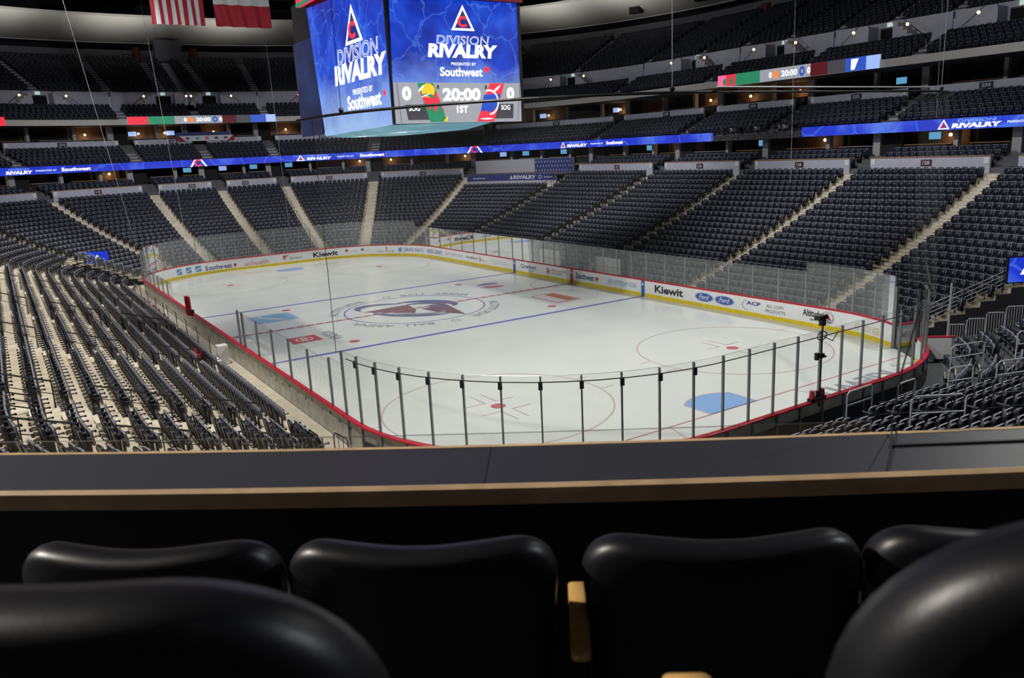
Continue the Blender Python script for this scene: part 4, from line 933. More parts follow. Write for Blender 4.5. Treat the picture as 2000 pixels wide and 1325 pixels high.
def main_art(F, par, x0, z0, W_, H_, T, D, Rv, Pr, Sw, Ht):
    """art placed by real coordinates on the panel (a along, z up)"""
    g = lambda o_: (lambda a, z: F((a-x0)/W_, (z-z0)/H_, o_))
    mb = MB(); (tx0, tx1, tz0, tz1) = T; c = (tx0+tx1)/2; w_ = tx1-tx0; h_ = tz1-tz0
    poly(mb, [(tx0, tz0), (tx1, tz0), (c, tz1)], 'em_white', g(.02)); poly(mb, [(tx0+w_*.15, tz0+h_*.09), (tx1-w_*.15, tz0+h_*.09), (c, tz1-h_*.2)], 'em_navy', g(.035))
    ring(mb, c, tz0+h_*.34, w_*.12, w_*.24, 'em_red', g(.05), 32, PI*.22, PI*1.78, ry=h_*.22); poly(mb, [(c-w_*.05, tz0+h_*.55), (c+w_*.08, tz0+h_*.55), (c+.01, tz0+h_*.7)], 'em_dgrey', g(.045)); disc(mb, c, tz0+h_*.34, w_*.09, h_*.09, 'em_navy', g(.055), 16)
    o = mb.build('triangle_emblem', par, fix=False); o['label'] = 'white triangle emblem with a red ring letter C'
    for txt, (a0, a1, b0, b1), m, bo, sh, o_ in (('DIVISION', D, 'em_white', .02, .1, .02), ('DIVISION', (D[0]+.03, D[1]-.0, D[2]+.03, D[3]-.03), 'em_blue', -.012, .1, .03), ('RIVALRY', Rv, 'em_white', .055, .1, .04), ('PRESENTED BY', Pr, 'em_white', .01, 0, .02), ('Southwest', Sw, 'em_white', .03, 0, .02)):
        mb = MB(); letter(mb, txt, a0, b0, a1-a0, b1-b0, m, g(o_), bo, sh); mb.build('screen_lettering', par, fix=False)
    mb = MB(); heart(mb, Ht[0], Ht[1], .2, g(.03), ('em_red',)*3); mb.build('heart_mark', par, fix=False)
Ff, of = face('front_screen', (7.4, -3.82, 11.45), (7.4, 4.12, 11.42), (7.4, 4.3, 17.75), (7.4, -3.6, 17.75), 'screen_blue', (1, 0, 0), 'bright blue screen facing the near end, score panel below')
main_art(Ff, of, -3.8, 11.45, 7.94, 6.3, (-.28, 1.18, 16.2, 17.5), (-1.2, 2.1, 15.5, 15.93), (-1.75, 2.6, 14.8, 15.5), (-.35, 1.2, 14.42, 14.57), (-1.05, 1.6, 13.85, 14.32), (1.88, 14.2))
g = lambda o_: (lambda a, z: Ff((a+3.8)/7.94, (z-11.45)/6.3, o_))
mb = MB(); poly(mb, [(-3.8, 11.45), (4.13, 11.45), (4.13, 13.52), (-3.8, 13.52)], 'em_grey', g(.02)); poly(mb, [(-3.05, 11.62), (-1.62, 11.62), (-1.88, 12.4), (-3.2, 12.4)], 'em_dgrey', g(.03)); poly(mb, [(2.3, 11.62), (3.55, 11.62), (3.6, 12.4), (2.5, 12.4)], 'em_dgrey', g(.03))
for a in (-3.45, 3.85): poly(mb, [(a, 11.5), (a+.03, 11.5), (a-.2*(1 if a < 0 else -1)+.03, 13.5), (a-.2*(1 if a < 0 else -1), 13.5)], 'em_dgrey', g(.03))
for a in (-1.28, 1.72): poly(mb, [(a, 13.2), (a+.13, 13.2), (a+.13, 13.4), (a, 13.4)], 'em_dgrey', g(.03))
o = mb.build('score_panel', of, fix=False); o['label'] = 'grey score panel of the front screen'
for txt, a0, a1, b0, b1, bo in (('0', -3.35, -2.82, 12.62, 13.32, .05), ('20:00', -.95, 1.42, 12.58, 13.25, .045), ('0', 3.15, 3.65, 12.62, 13.3, .05), ('1ST', -.1, .6, 11.95, 12.32, .03), ('SOG', -3.0, -2.35, 12.08, 12.32, .02), ('SOG', 2.75, 3.35, 12.08, 12.34, .02)):
    mb = MB(); letter(mb, txt, a0, b0, a1-a0, b1-b0, 'em_white', g(.045), bo); mb.build('score_digits', of, fix=False)
mb = MB()                                  # visiting team stripe, left
poly(mb, [(-2.45, 13.5), (-1.5, 13.5), (-.72, 11.5), (-1.75, 11.5)], 'em_green', g(.032)); poly(mb, [(-2.3, 13.0), (-1.3, 12.98), (-.82, 11.9), (-1.02, 12.2), (-1.2, 12.55), (-1.4, 11.95), (-1.6, 12.4), (-1.75, 12.1), (-2.0, 12.4)], 'em_red', g(.038))
disc(mb, -1.82, 13.12, .4, .36, 'em_yellow', g(.042), 20); swoosh(mb, g(.047), [(-2.3+.1*i, 12.85+.05*math.sin(i*.5)) for i in range(11)], .16, 'em_green'); swoosh(mb, g(.05), [(-2.25+.09*i, 12.78+.03*i) for i in range(7)], .07, 'em_white')
swoosh(mb, g(.047), [(-2.4+.05*i, 13.05+.05*i) for i in range(8)], .12, 'em_white'); poly(mb, [(-.95, 11.52), (-.72, 11.52), (-.66, 11.75), (-.72, 11.78)], 'em_yellow', g(.04))
o = mb.build('team_badge', of, fix=False); o['label'] = 'slanted green and red badge with a yellow sun'
mb = MB()
poly(mb, [(2.05, 13.5), (3.0, 13.5), (2.28, 11.48), (1.15, 11.48)], 'em_red', g(.032)); poly(mb, [(1.65, 12.9), (2.75, 12.95), (2.5, 12.2), (1.4, 12.0)], 'em_blue', g(.036))
ring(mb, 2.0, 12.5, .52, .6, 'em_white', g(.042), 30, -PI*.5, PI*.6, ry=.68); disc(mb, 2.0, 12.45, .42, .48, 'em_blue', g(.045), 20); swoosh(mb, g(.046), [(2.2+.08*i, 13.0+.06*i) for i in range(8)], .13, 'em_white'); swoosh(mb, g(.046), [(1.35+.11*i, 11.62+.0*i) for i in range(9)], .08, 'em_white')
o = mb.build('team_badge', of, fix=False); o['label'] = 'slanted red, white and blue badge'
Fl, ol = face('side_screen', (-2.85, -3.9, 11.24), (7.38, -3.9, 11.42), (7.38, -3.9, 18.5), (-4.0, -3.9, 18.95), 'screen_blue', (0, -1, 0), 'bright blue screen facing the left side stands')
main_art(lambda u_, v_, o_: tuple(Vector((0, 0, 0))+Vector(sbl((u_, -3.9-o_, v_)))), ol, 0, 0, 1, 1, (1.8, 4.35, 16.0, 18.05), (.35, 6.3, 15.1, 15.95), (-.25, 7.2, 14.0, 15.1), (2.3, 5.1, 13.3, 13.6), (1.35, 6.1, 12.5, 13.3), (6.6, 13.05))
mb = MB(); mb.box(-7.3, -3.3, -3.88, -3.82, 11.35, 17.25, 'screen_dim'); mb.v = [sbl(p) for p in mb.v]; o = mb.build('wing_screen', sb); o['label'] = 'dim dark blue end of the side screen'
mb = MB(); mb.box(-4.4, 8.0, -4.4, -4.1, 19.05, 20.3, 'em_red'); mb.v = [sbl(p) for p in mb.v]; o = mb.build('top_ring', sb); o['label'] = 'red strip screen above the side screen'
mb = MB(); letter(mb, 'VISIT', -4.0, 19.25, 3.0, .8, 'em_orange', lambda a, z: sbl((a, -4.42, z)), .03); mb.build('screen_lettering', sb, fix=False)
mb = MB(); poly(mb, [(-4.4, 19.0), (-1.8, 19.0), (-2.2, 19.2), (-4.4, 19.25)], 'em_green', lambda a, z: sbl((a, -4.425, z))); mb.build('green_strip', sb, fix=False)
mb = MB(); mb.box(7.3, 7.6, -3.9, 4.4, 17.78, 18.0, 'rival_red'); mb.v = [sbl(p) for p in mb.v]; mb.build('front_trim', sb)
mb = MB(); mb.box(7.35, 7.43, -3.95, -3.8, 11.42, 17.8, 'black'); mb.box(7.35, 7.42, 4.12, 4.32, 11.42, 17.8, 'black'); mb.v = [sbl(p) for p in mb.v]; mb.build('corner_trim', sb)
mb = MB(); rim = [(6.6*math.copysign(abs(math.cos(a))**.45, math.cos(a)), 3.6*math.copysign(abs(math.sin(a))**.45, math.sin(a))) for a in np.linspace(0, 2*PI, 41)[:-1]]
mb.add([sbl((x, y, 11.44)) for x, y in rim]+[sbl((x*.8, y*.7, 11.16)) for x, y in rim], [(i, (i+1) % 40, (i+1) % 40+40, i+40) for i in range(40)]+[tuple(range(40, 80))], 'screen_under')
o = mb.build('underside_screen', sb); o['label'] = 'pale teal screen curving under the scoreboard'
mb = MB(); [letter(mb, 'Ball', x, -1.8, 2.2, 1.0, 'em_soft', lambda a, b: sbl((a, b, 11.14)), .02) for x in (-4, 2)]; mb.build('screen_lettering', sb, fix=False)
for x in (-5.5, 5.5):
    for y in (-3, 3): mb = MB(); mb.tube([sbl((x, y, 19.6)), sbl((x*.8, y*.8, 31))], .03, 'steel_dark', 5); mb.build('suspension_cable', sb)

# ============================================================ roof
mb = MB(); n = 48
rp = [P(LT*i/n, 47)[:2] for i in range(n)]; mb.add([(x, y, 31.5) for x, y in rp]+[(x, y, 32) for x, y in rp], [tuple(range(n)), tuple(range(2*n-1, n-1, -1))], 'void'); struct(mb.build('ceiling'))
for i, yy in enumerate((-30, -20, 24, 36)):
    mb = MB(); mb.tube([(-70, yy, 29.5), (20, yy, 29.5)], .18, 'steel_dark', 5); mb.tube([(-70, yy, 31), (20, yy, 31)], .18, 'steel_dark', 5)
    for k in range(20): mb.tube([(-70+4.5*k, yy, 29.5), (-67.75+4.5*k, yy, 31), (-65.5+4.5*k, yy, 29.5)], .09, 'steel_dark', 4)
    struct(mb.build('ceiling'))
for i in range(6):  # black boxes stand for square holes in the pale ceiling
    mb = MB(); f = local(37+i*1.7+(.9 if i > 3 else 0), 41.2, 26.85); mb.box(-.75, .75, -.5, .5, -.5, .5, 'void', f)
    tag(mb.build('ceiling_hole'), 'dark square box standing for a hole in the pale curved ceiling', 'ceiling hole', 'dark boxes under the pale ceiling')
for s_, zt in ((64.8, 25.3), (57.7, 25.3), (39.5, 24.6)):
    mb = MB(); f = local(s_, 41.8, 0); mb.tube([f(0, 0, zt-3.4), f(0, 0, zt)], .5, 'wrap_red', 10)
    tag(mb.build('column_wrap'), f'dull red column under the ceiling, {"far right corner" if s_ < 50 else "left of the grey box" if s_ > 60 else "right of the grey box"}', 'column')
mb = MB(); mb.sweep([(41.2, 23.6), (41.2, 26.3), (42.6, 26.3), (42.6, 23.6)], 59.2, 62.6, 'wall_back', 1); struct(mb.build('wall_box'))
# ---- flags
def flag(cy, w_, h_, x, ztop, name, label, paint):
    g = thing(name, label, 'flag', (x, cy, ztop))
    wav = lambda a, b: (.18*math.sin(a*5+b*.6), a, b)
    return g, wav
gy, gw = -6.45, 4.2
g, wv = flag(gy, gw, 8, -28, 28.2, 'hanging_flag', 'tall flag with vertical red and white stripes hanging from the roof', None)
for i in range(13):
    mb = MB(); a0 = -gw/2+gw*i/13; a1 = a0+gw/13
    k = 10; vs = [wv(a0+(a1-a0)*j/2, -6.75*q/k) for q in range(k+1) for j in range(3)]+[tuple(np.add(wv(a0+(a1-a0)*j/2, -6.75*q/k), (-.02, 0, 0))) for q in range(k+1) for j in range(3)]
    fs = [(q*3+j, q*3+j+1, q*3+j+4, q*3+j+3) for q in range(k) for j in range(2)]; fs += [tuple(x+33 for x in f_) for f_ in fs]
    mb.add(vs, fs, 'flag_red' if i % 2 == 0 else 'flag_white'); mb.build('stripe', g, fix=False)
gy2, gw2 = -1.05, 4.8
g, wv = flag(gy2, gw2, 8, -28, 28.2, 'hanging_flag', 'tall red and white flag with a red leaf hanging from the roof', None)
for z0, z1, m in ((0, -1.7, 'flag_red'), (-1.7, -4.95, 'flag_white'), (-4.95, -6.75, 'flag_red')):
    mb = MB(); k = 12; vs = [wv(-gw2/2+gw2*j/k, z) for z in (z0, z1) for j in range(k+1)]+[tuple(np.add(wv(-gw2/2+gw2*j/k, z), (-.02, 0, 0))) for z in (z0, z1) for j in range(k+1)]
    fs = [(j, j+1, j+k+2, j+k+1) for j in range(k)]; fs += [tuple(x+2*k+2 for x in f_) for f_ in fs]; mb.add(vs, fs, m); mb.build('panel', g, fix=False)
leaf = [(0, -2.1), (.12, -2.7), (.5, -2.5), (.4, -2.95), (.95, -2.9), (.8, -3.2), (1.1, -3.5), (.6, -3.9), (.15, -3.85), (.05, -4.4)]
leaf = leaf+[(-a, b) for a, b in leaf[::-1][:-1]]
mb = MB(); poly(mb, leaf, 'flag_red', lambda a, b: (wv(a, b)[0]+.25, a, b)); mb.build('leaf', g, fix=False)

# ============================================================ protective net: ring pipe, wires, net, lower cable
mb = MB(); PS = [121.5+i*.7 for i in range(50)]; PS = [s_ for s_ in PS if s_ < 156]
mb.tube([P(s_, .3, 11.1) for s_ in PS], .045, 'black_metal', 6); tag(mb.build('net_pipe'), 'thin dark curved pipe hanging high around the near end', 'pipe')
mb = MB(); mb.tube([P(s_, .3, 11.22) for s_ in PS if 136 < s_ < 147], .028, 'cable_white', 5); tag(mb.build('net_rope'), 'pale rope lying along the middle of the hanging net pipe', 'rope')
for s_, lb in ((125.05, 'in front of the scoreboard'), (134.8, 'right of the scoreboard'), (147.5, 'crossing the upper score ribbon')):
    mb = MB(); mb.tube([P(s_, .3, 11.1), P(s_, .3, 31)], .010, 'cable_white' if s_ > 130 else 'black_metal', 5); mb.ball(P(s_, .3, 11.2), .08, 'black_metal', 6, 4)
    tag(mb.build('hanging_wire'), f'thin {"pale" if s_ > 130 else "dark"} vertical wire holding the net pipe, {lb}', 'wire')
NS = [122.75+i*.9 for i in range(37)]; NS = [s_ for s_ in NS if s_ < 155]
mb = MB(); mb.add([P(s_, .22, z) for s_ in NS for z in (3.4, 11.05)], [(2*i, 2*i+1, 2*i+3, 2*i+2) for i in range(len(NS)-1)], 'net')
net = tag(mb.build('spectator_net', fix=False), 'almost invisible netting hanging above the near end glass', 'net')
mb = MB(); mb.tube([P(122.75, .22, 3.4), P(122.75, .22, 11.05)], .012, 'net_cord', 5); mb.build('edge_cord', net)
mb = MB(); mb.tube([P(s_, .24, 3.36-.05*math.sin((i % 2)*PI)) for i, s_ in enumerate([s for s in NS if s > 123])], .017, 'net_cord', 6); mb.build('lower_cord', net)
for i, (bx, by, tx, ty) in enumerate(((-24.5, -12.9, -31.6, -15.5), (-30.0, -8.0, -37, -8), (-31.5, 2.0, -36, 3))):
    mb = MB(); mb.tube([(bx, by, 3.5), (tx, ty, 31)], .011, 'cable_white', 4); tag(mb.build('hanging_wire'), f'{["leftmost", "middle", "rightmost"][i]} of three long pale wires hanging over the far end', 'wire')
for i, (x, y) in enumerate(((17.6, 29.0), (9.0, 26.0))):
    mb = MB(); mb.tube([(x, y, 10.6-i*4), (x-1, y+1, 31)], .015, 'cable_white', 4); tag(mb.build('hanging_wire'), f'long pale wire hanging at the upper right, {"rightmost" if i == 0 else "second from the right edge"}', 'wire')

# ============================================================ robotic camera on the near glass, goal lamps
px_, py_ = P(141.42, .16)[:2]
g = thing('pole_camera', 'black camera on a tall pole clamped to the near end glass', 'camera', (px_, py_, .9))
mb = MB(); mb.tube([(0, 0, 0), (0, 0, 3.1)], .03, 'black_metal', 6); mb.build('pole', g)
mb = MB(); mb.box(-.1, .12, -.32, .1, 3.02, 3.16, 'black'); mb.box(-.08, .08, -.1, .06, 2.8, 3.02, 'black'); mb.build('camera_body', g)
mb = MB(); ring_ = [(.0, .14*math.cos(a)*1.8, 2.45+.14*math.sin(a)) for a in np.linspace(0, 2*PI, 13)]; mb.tube(ring_, .02, 'black', 5); mb.tube([(0, 0, 2.45), (.05, .5, 2.2), (.05, .8, 2.5)], .018, 'black', 5); mb.build('coiled_cable', g)
mb = MB(); mb.box(-.06, .06, -.28, .1, 1.72, 1.84, 'black'); mb.box(-.05, .05, -.3, -.18, 1.66, 1.9, 'black'); mb.box(-.03, .03, 0, .25, 1.68, 1.73, 'black'); mb.build('clamp', g)
for s_, nm in ((141.1, 'left'), (141.62, 'right')):
    x, y, z = P(s_, .1, 1.13); g = thing('goal_lamp', f'red goal lamp on the near boards, {nm} of the camera pole', 'lamp', (x, y, z))
    mb = MB(); mb.box(-.09, .09, -.13, .13, 0, .1, 'black'); mb.build('base', g)
    mb = MB(); mb.tube([(0, 0, .1), (0, 0, .34)], [.10, .085], 'red', 10); mb.ball((0, 0, .34), .085, 'red', 10, 5, .4); mb.build('dome', g)
x, y, z = P(141.36, .12, 1.13); mb = MB(); mb.tube([(x, y, z), (x, y, z+.3)], .07, 'black', 8); mb.box(x-.1, x+.1, y-.25, y+.2, z, z+.1, 'black'); tag(mb.build('control_box'), 'small black box between the two red goal lamps', 'control box')
# dark cable running to the right corner post
mb = MB(); pts = [P(s_, .3, zz) for s_, zz in ((150.0, 3.4), (151.3, 3.35), (152.2, 3.5), (152.9, 4.3))]; mb.tube(pts, .04, 'black', 6); tag(mb.build('hanging_cable'), 'thick dark cable crossing the glass at the near right corner', 'cable')
mb = MB(); mb.tube([P(152.35, -.0, 0.9), P(152.35, .0, 3.2)], .09, 'black', 8); tag(mb.build('padded_post'), 'dark padded post behind the near right corner glass', 'post')
mb = MB(); mb.box(-.03, .03, -.03, .03, 0, 3.3, 'rail_white', local(153.1, 1.5, 0)); tag(mb.build('tall_post'), 'tall pale post standing at the mouth of the near right tunnel', 'post')

# ============================================================ rails and screens at the tunnels, near end loops
def bars(p0, p1, h, n, m, label, group=None, r=.022, top=True, name='barred_barrier', mid=False):
    x, y, z = p0; g = thing(name, label, 'barrier', (x, y, z), group); q = lambda p, hh: (p[0]-x, p[1]-y, p[2]-z+hh)
    lp = lambda t: tuple(p0[i]+(p1[i]-p0[i])*t for i in range(3))
    mb = MB(); mb.tube([q(p0, 0), q(p0, h-.08), q(lp(.08), h), q(lp(.92), h), q(p1, h-.08), q(p1, 0)], r, m, 6); mb.build('frame', g)
    if mid: mb = MB(); mb.tube([q(p0, h*.55), q(p1, h*.55)], r*.9, m, 6); mb.build('middle_rail', g)
    if n:
        mb = MB(); mb.tube([q(p0, .12), q(p1, .12)], r*.8, m, 5); mb.build('lower_rail', g)
        for i in range(1, n): mb = MB(); mb.tube([q(lp(i/n), .12), q(lp(i/n), h)], r*.55, m, 5); mb.build('bar', g)
    return g
for i in range(5):
    bars(P(153.35, 1.6+.8*i, rz(i)), P(153.35, 2.36+.8*i, rz(i)), 1.1, 7, 'rail_white', f'white barred barrier at the near right tunnel, {["lowest", "second", "third", "fourth", "highest"][i]} step of the row')
for i in range(7):
    bars(P(73.8, 1.6+.8*i, rz(i)), P(73.8, 2.36+.8*i, rz(i)), 1.1, 6, 'rail_white', f'grey barred barrier at the far left tunnel, {["lowest", "second", "third", "fourth", "fifth", "sixth", "highest"][i]} step of the row', r=.02)
def slope_rail(s_, d0, d1, m, label, n=5):
    f = lambda d, h: P(s_, d, rz((d-1.5)/.8)+h); g = thing('tunnel_rail', label, 'railing', f(d0, 0)); x, y, z = f(d0, 0)
    q = lambda d, h: tuple(np.subtract(f(d, h), (x, y, z)))
    for i in range(n): mb = MB(); mb.tube([q(d0, .25+.2*i), q((d0+d1)/2, .25+.2*i), q(d1, .25+.2*i)], .022, m, 5); mb.build('rail', g)
    for i in range(4): d = d0+(d1-d0)*i/3; mb = MB(); mb.tube([q(d, 0), q(d, 1.1)], .03, 'steel_dark', 5); mb.build('rail_post', g)
slope_rail(155.8, 2.2, 8.6, 'rail_white', 'bright multi bar railing climbing beside the near right tunnel')
slope_rail(76.15, 1.8, 7.0, 'steel_dark', 'dark multi bar railing climbing beside the far left tunnel')
slope_rail(121.95, 9.2, 11.4, 'black_metal', 'dark sloping railing on the left stand beside the near corner', 3)
def tv(p, w_, h_, ang, label, dim=False):
    g = thing('tunnel_screen', label, 'screen', p); c, s_ = math.cos(ang), math.sin(ang); T = lambda a, b, z: (c*a-s_*b, s_*a+c*b, z)
    mb = MB(); mb.box(-w_/2-.05, w_/2+.05, 0, .12, -.05, h_+.05, 'black', T); mb.build('casing', g)
    mb = MB(); mb.add([T(-w_/2, -.01, 0), T(w_/2, -.01, 0), T(w_/2, -.01, h_), T(-w_/2, -.01, h_)], [(0, 1, 2, 3)], 'em_line' if dim else 'ribbon_blue'); mb.build('display', g, fix=False)
    mb = MB(); mb.add([T(-w_*.16, -.02, h_*.3), T(w_*.16, -.02, h_*.3), T(0, -.02, h_*.72)], [(0, 1, 2)], 'em_white'); mb.build('screen_mark', g, fix=False)
tv((-31.8, -15.2, 1.9), 1.95, 1.0, math.radians(58), 'blue lit screen above the far left tunnel')
tv((28.95, 17.35, 2.75), 1.6, 1.15, math.radians(58), 'blue lit screen above the near right tunnel')
LOOPS = [((31.62, .25), (31.62, 1.65), .55, 1.05, 'nearest the camera pole'), ((31.9, 2.7), (31.9, 3.7), .45, 1.0, 'second from the camera pole'), ((32.6, 4.5), (32.9, 5.5), .75, 1.05, 'third from the camera pole'),
         ((33.9, 5.0), (34.3, 6.3), 1.15, 1.05, 'right of the middle, fourth from the camera pole'), ((34.9, -1.7), (35.7, -.4), 1.55, 1.1, 'wide one just above the counter'),
         ((31.0, 7.6), (31.4, 9.2), .7, 1.05, 'near the right corner glass'), ((33.0, 8.2), (33.5, 9.4), 1.5, 1.05, 'below the barred barriers')]
for (x0, y0), (x1, y1), z_, h_, w_ in LOOPS: bars((x0, y0, z_), (x1, y1, z_), h_, 0, 'rail_white', f'pale looped aisle rail, near end seats, {w_}', None, .027, name='loop_rail', mid=True)
for i, (s_, d_) in enumerate(((66.95, 2.0), (67.0, 3.6), (56.4, 2.0), (56.4, 3.8), (61.8, 2.4), (61.8, 4.2), (70.5, 1.9), (70.5, 3.4), (52.9, 2.2))):
    k = int((d_-1.5)/.8); bars(P(s_, d_, rz(k)), P(s_, d_+.9, rz(k)+.2), .95, 0, 'rail_white', f'small pale aisle rail low in the {"left" if s_ > 64 else "middle" if s_ > 58 else "right"} of the far end seats', f'small pale aisle rails in the {"left" if s_ > 64 else "middle" if s_ > 58 else "right"} of the far end seats', .02, name='loop_rail', mid=True)
# dark fence at the near left corner
for i, (s0_, s1_, d_) in enumerate(((122.6, 123.5, 2.0), (123.5, 124.2, 1.7), (124.25, 125.05, 1.2))):
    bars(P(s0_, d_, .1), P(s1_, d_, .1), 1.1, 7 if i < 2 else 3, 'black_metal', f'dark barred barrier at the near left corner, {["left", "middle", "right"][i]} one', None, .02)

# ============================================================ benches and boxes along the sides
def box_thing(name, label, cat, s_, d_, z_, sx, sy, sz, m, group=None): mb = MB(); mb.box(-sx/2, sx/2, 0, sy, 0, sz, m, local(s_, d_, z_)); return tag(mb.build(name), label, cat, group)
for s0_, s1_, nm in ((84.5, 96.4, 'far'), (97.6, 108.6, 'near')):
    mb = MB(); mb.sweep([(1.05, .42), (1.05, .47), (1.35, .47), (1.35, .42)], s0_, s1_, 'white', 1); mb.sweep([(1.15, 0), (1.15, .42), (1.2, .42), (1.2, 0)], s0_, s1_, 'post_grey', 1); tag(mb.build('players_bench'), f'long white {nm} bench behind the left boards', 'bench')
    x, y, z = P(s0_, 1.5, .0); g = thing('bench_glass', f'clear back glass of the {nm} bench on the left', 'glass panel', (x, y, z)); mb = MB(); L_ = lambda p: tuple(np.subtract(p, (x, y, z)))
    mb.add([L_(P(s0_, 1.5, .1)), L_(P(s1_, 1.5, .1)), L_(P(s1_, 1.5, 1.75)), L_(P(s0_, 1.5, 1.75))], [(0, 1, 2, 3)], 'glass'); mb.build('pane', g, fix=False)
    for q in range(5): mb = MB(); p = s0_+(s1_-s0_)*q/4; mb.tube([L_(P(p, 1.5, 0)), L_(P(p, 1.5, 1.78))], .025, 'post_grey', 5); mb.build('post', g)
for s_, nm in ((96.75, 'left'), (97.2, 'right')): mb = MB(); mb.tube([P(s_, .18, .9), P(s_, .18, 2.05)], .13, 'red_pad', 8); tag(mb.build('padded_post'), f'red padded post between the left side benches, {nm} of the pair', 'post')
mb = MB(); f = local(98.4, .25, 1.13); mb.box(-.1, .1, -.1, .1, .1, .3, 'black', f); mb.tube([f(0, 0, -.1), f(0, 0, .15)], .03, 'black', 5); tag(mb.build('small_camera'), 'small black camera just right of the red padded posts', 'camera')
for i in range(10): box_thing('water_bottle' if i % 2 else 'equipment_bag', ('small pale bottle' if i % 2 else 'small red bag')+' on the far left bench', 'bottle' if i % 2 else 'bag', 86+i*1.0, 1.1, .47, .12 if i % 2 else .4, .12, .24, 'white' if i % 2 else 'red', 'bottles on the far left bench' if i % 2 else 'red bags on the far left bench')
box_thing('side_table', 'white small table at the end of the near left bench', 'table', 107.3, .45, 0, .6, .5, .95, 'white')
mb = MB(); f = local(107.2, 1.5, .5); random.seed(3)
vs = [f(-1.1+2.2*i/8+random.uniform(-.05, .05), .7*j/3, .25*math.sin(i*1.3+j)+.2) for i in range(9) for j in range(4)]; mb.add(vs, [(i*4+j, i*4+j+1, i*4+j+5, i*4+j+4) for i in range(8) for j in range(3)], 'red_pad'); o = mb.build('red_cloth', smooth=True)
md = o.modifiers.new('t', 'SOLIDIFY'); md.thickness = .05; tag(o, 'crumpled red cloth over the seats by the near left bench', 'cloth')
for s_, nm in ((108.75, 'left'), (109.55, 'right')):
    mb = MB(); mb.box(-.04, .04, -.05, .05, 1.1, 2.85, 'post_grey', local(s_, .06, 0)); tag(mb.build('glass_post'), f'tall dark post where the left glass begins, {nm} of the pair', 'post')
for s_, nm in ((26.6, 'far'), (19.4, 'near')):
    mb = MB(); mb.box(-1.35, 1.35, 0, .08, .5, 1.75, 'paper', local(s_, 1.35, .2)); g = tag(mb.build('bench_screen'), f'white panelled {nm} screen behind the right side glass', 'panel')
    mb = MB(); f = local(s_, 1.35, .2); [mb.box(-1.35+.67*i-.01, -1.35+.67*i+.01, -.012, 0, .5, 1.75, 'post_grey', f) for i in range(5)]; mb.box(-1.35, 1.35, -.012, 0, 1.1, 1.13, 'post_grey', f); mb.build('seam', g)
    mb = MB(); mb.sweep([(1.0, .42), (1.0, .47), (1.3, .47), (1.3, .42)], s_-2.2, s_+2.2, 'white', 1); tag(mb.build('players_bench'), f'white {nm} bench behind the right side glass', 'bench')

# ============================================================ the counter, glass and seats in front of the camera
C0, C1 = 128.6, 134.6; CZ = 9.06
ct = thing('counter_ledge', 'long dark counter with pale wooden edges in the foreground', 'counter', P(131.5, 19.96, CZ))
def lc(mb): x, y, z = P(131.5, 19.96, CZ); mb.v = [(a-x, b-y, c-z) for a, b, c in mb.v]; return mb
mb = MB(); mb.sweep([(19.845, CZ-.035), (19.845, CZ), (20.08, CZ), (20.08, CZ-.035)], C0, C1, 'counter_top', .1); lc(mb).build('top', ct)['label'] = 'smooth dark top'
mb = MB(); mb.sweep([(20.08, CZ-.045), (20.08, CZ+.001), (20.088, CZ+.003), (20.098, CZ-.004), (20.10, CZ-.016), (20.096, CZ-.045)], C0, C1, 'wood_edge', .1); lc(mb).build('near_edge', ct)['label'] = 'pale wooden edge nearest the seats'
mb = MB(); mb.sweep([(19.828, CZ-.04), (19.828, CZ), (19.835, CZ+.003), (19.845, CZ+.001), (19.845, CZ-.04)], C0, C1, 'wood_edge', .1); lc(mb).build('far_edge', ct)['label'] = 'pale wooden edge nearest the ice'
mb = MB(); mb.sweep([(20.03, 8.2), (20.03, CZ-.035), (20.05, CZ-.035), (20.05, 8.2)], C0, C1, 'counter_front', .2); lc(mb).build('front_panel', ct)['label'] = 'black panel under the counter'
mb = MB(); q0, q1 = P(131.788, 19.885, CZ+.002), P(132.3, 19.885, CZ+.002); mb.sweep([(19.925, CZ+.0005), (19.925, CZ+.005), (19.933, CZ+.005), (19.933, CZ+.0005)], 131.766, 132.4, 'black', .1); lc(mb).build('dark_strip', ct)['label'] = 'thin black strip lying along the right part'
for ss in (131.47,): mb = MB(); mb.sweep([(19.845, CZ), (19.845, CZ+.0006), (20.08, CZ+.0006), (20.08, CZ)], ss, ss+.0006, 'black', .1); lc(mb).build('joint', ct)
mb = MB(); mb.sweep([(19.6, 6.9), (19.6, 8.7), (19.82, 8.9), (19.82, 6.9)], C0, C1, 'counter_front', .2); struct(mb.build('wall_counter'))
for a, b_, nm in ((128.6, 131.2, 'left'), (131.2, 131.77, 'middle')):
    x, y, z = P(a, 19.78, 8.9); g = thing('parapet_glass', f'low clear {nm} glass pane rising just above the far edge of the counter', 'glass panel', (x, y, z)); mb = MB(); n = 14
    vs = [tuple(np.subtract(P(a+(b_-a)*i/n, 19.79, zz), (x, y, z))) for i in range(n+1) for zz in (8.9, 9.078)]; mb.add(vs, [(2*i, 2*i+1, 2*i+3, 2*i+2) for i in range(n)], 'glass'); mb.build('pane', g, fix=False)
    mb = MB(); mb.tube([tuple(np.subtract(P(a+(b_-a)*i/n, 19.79, 9.078), (x, y, z))) for i in range(n+1)]+[tuple(np.subtract(P(b_, 19.79, 8.9), (x, y, z)))], .0011, 'steel', 5); mb.build('pane_edge', g)
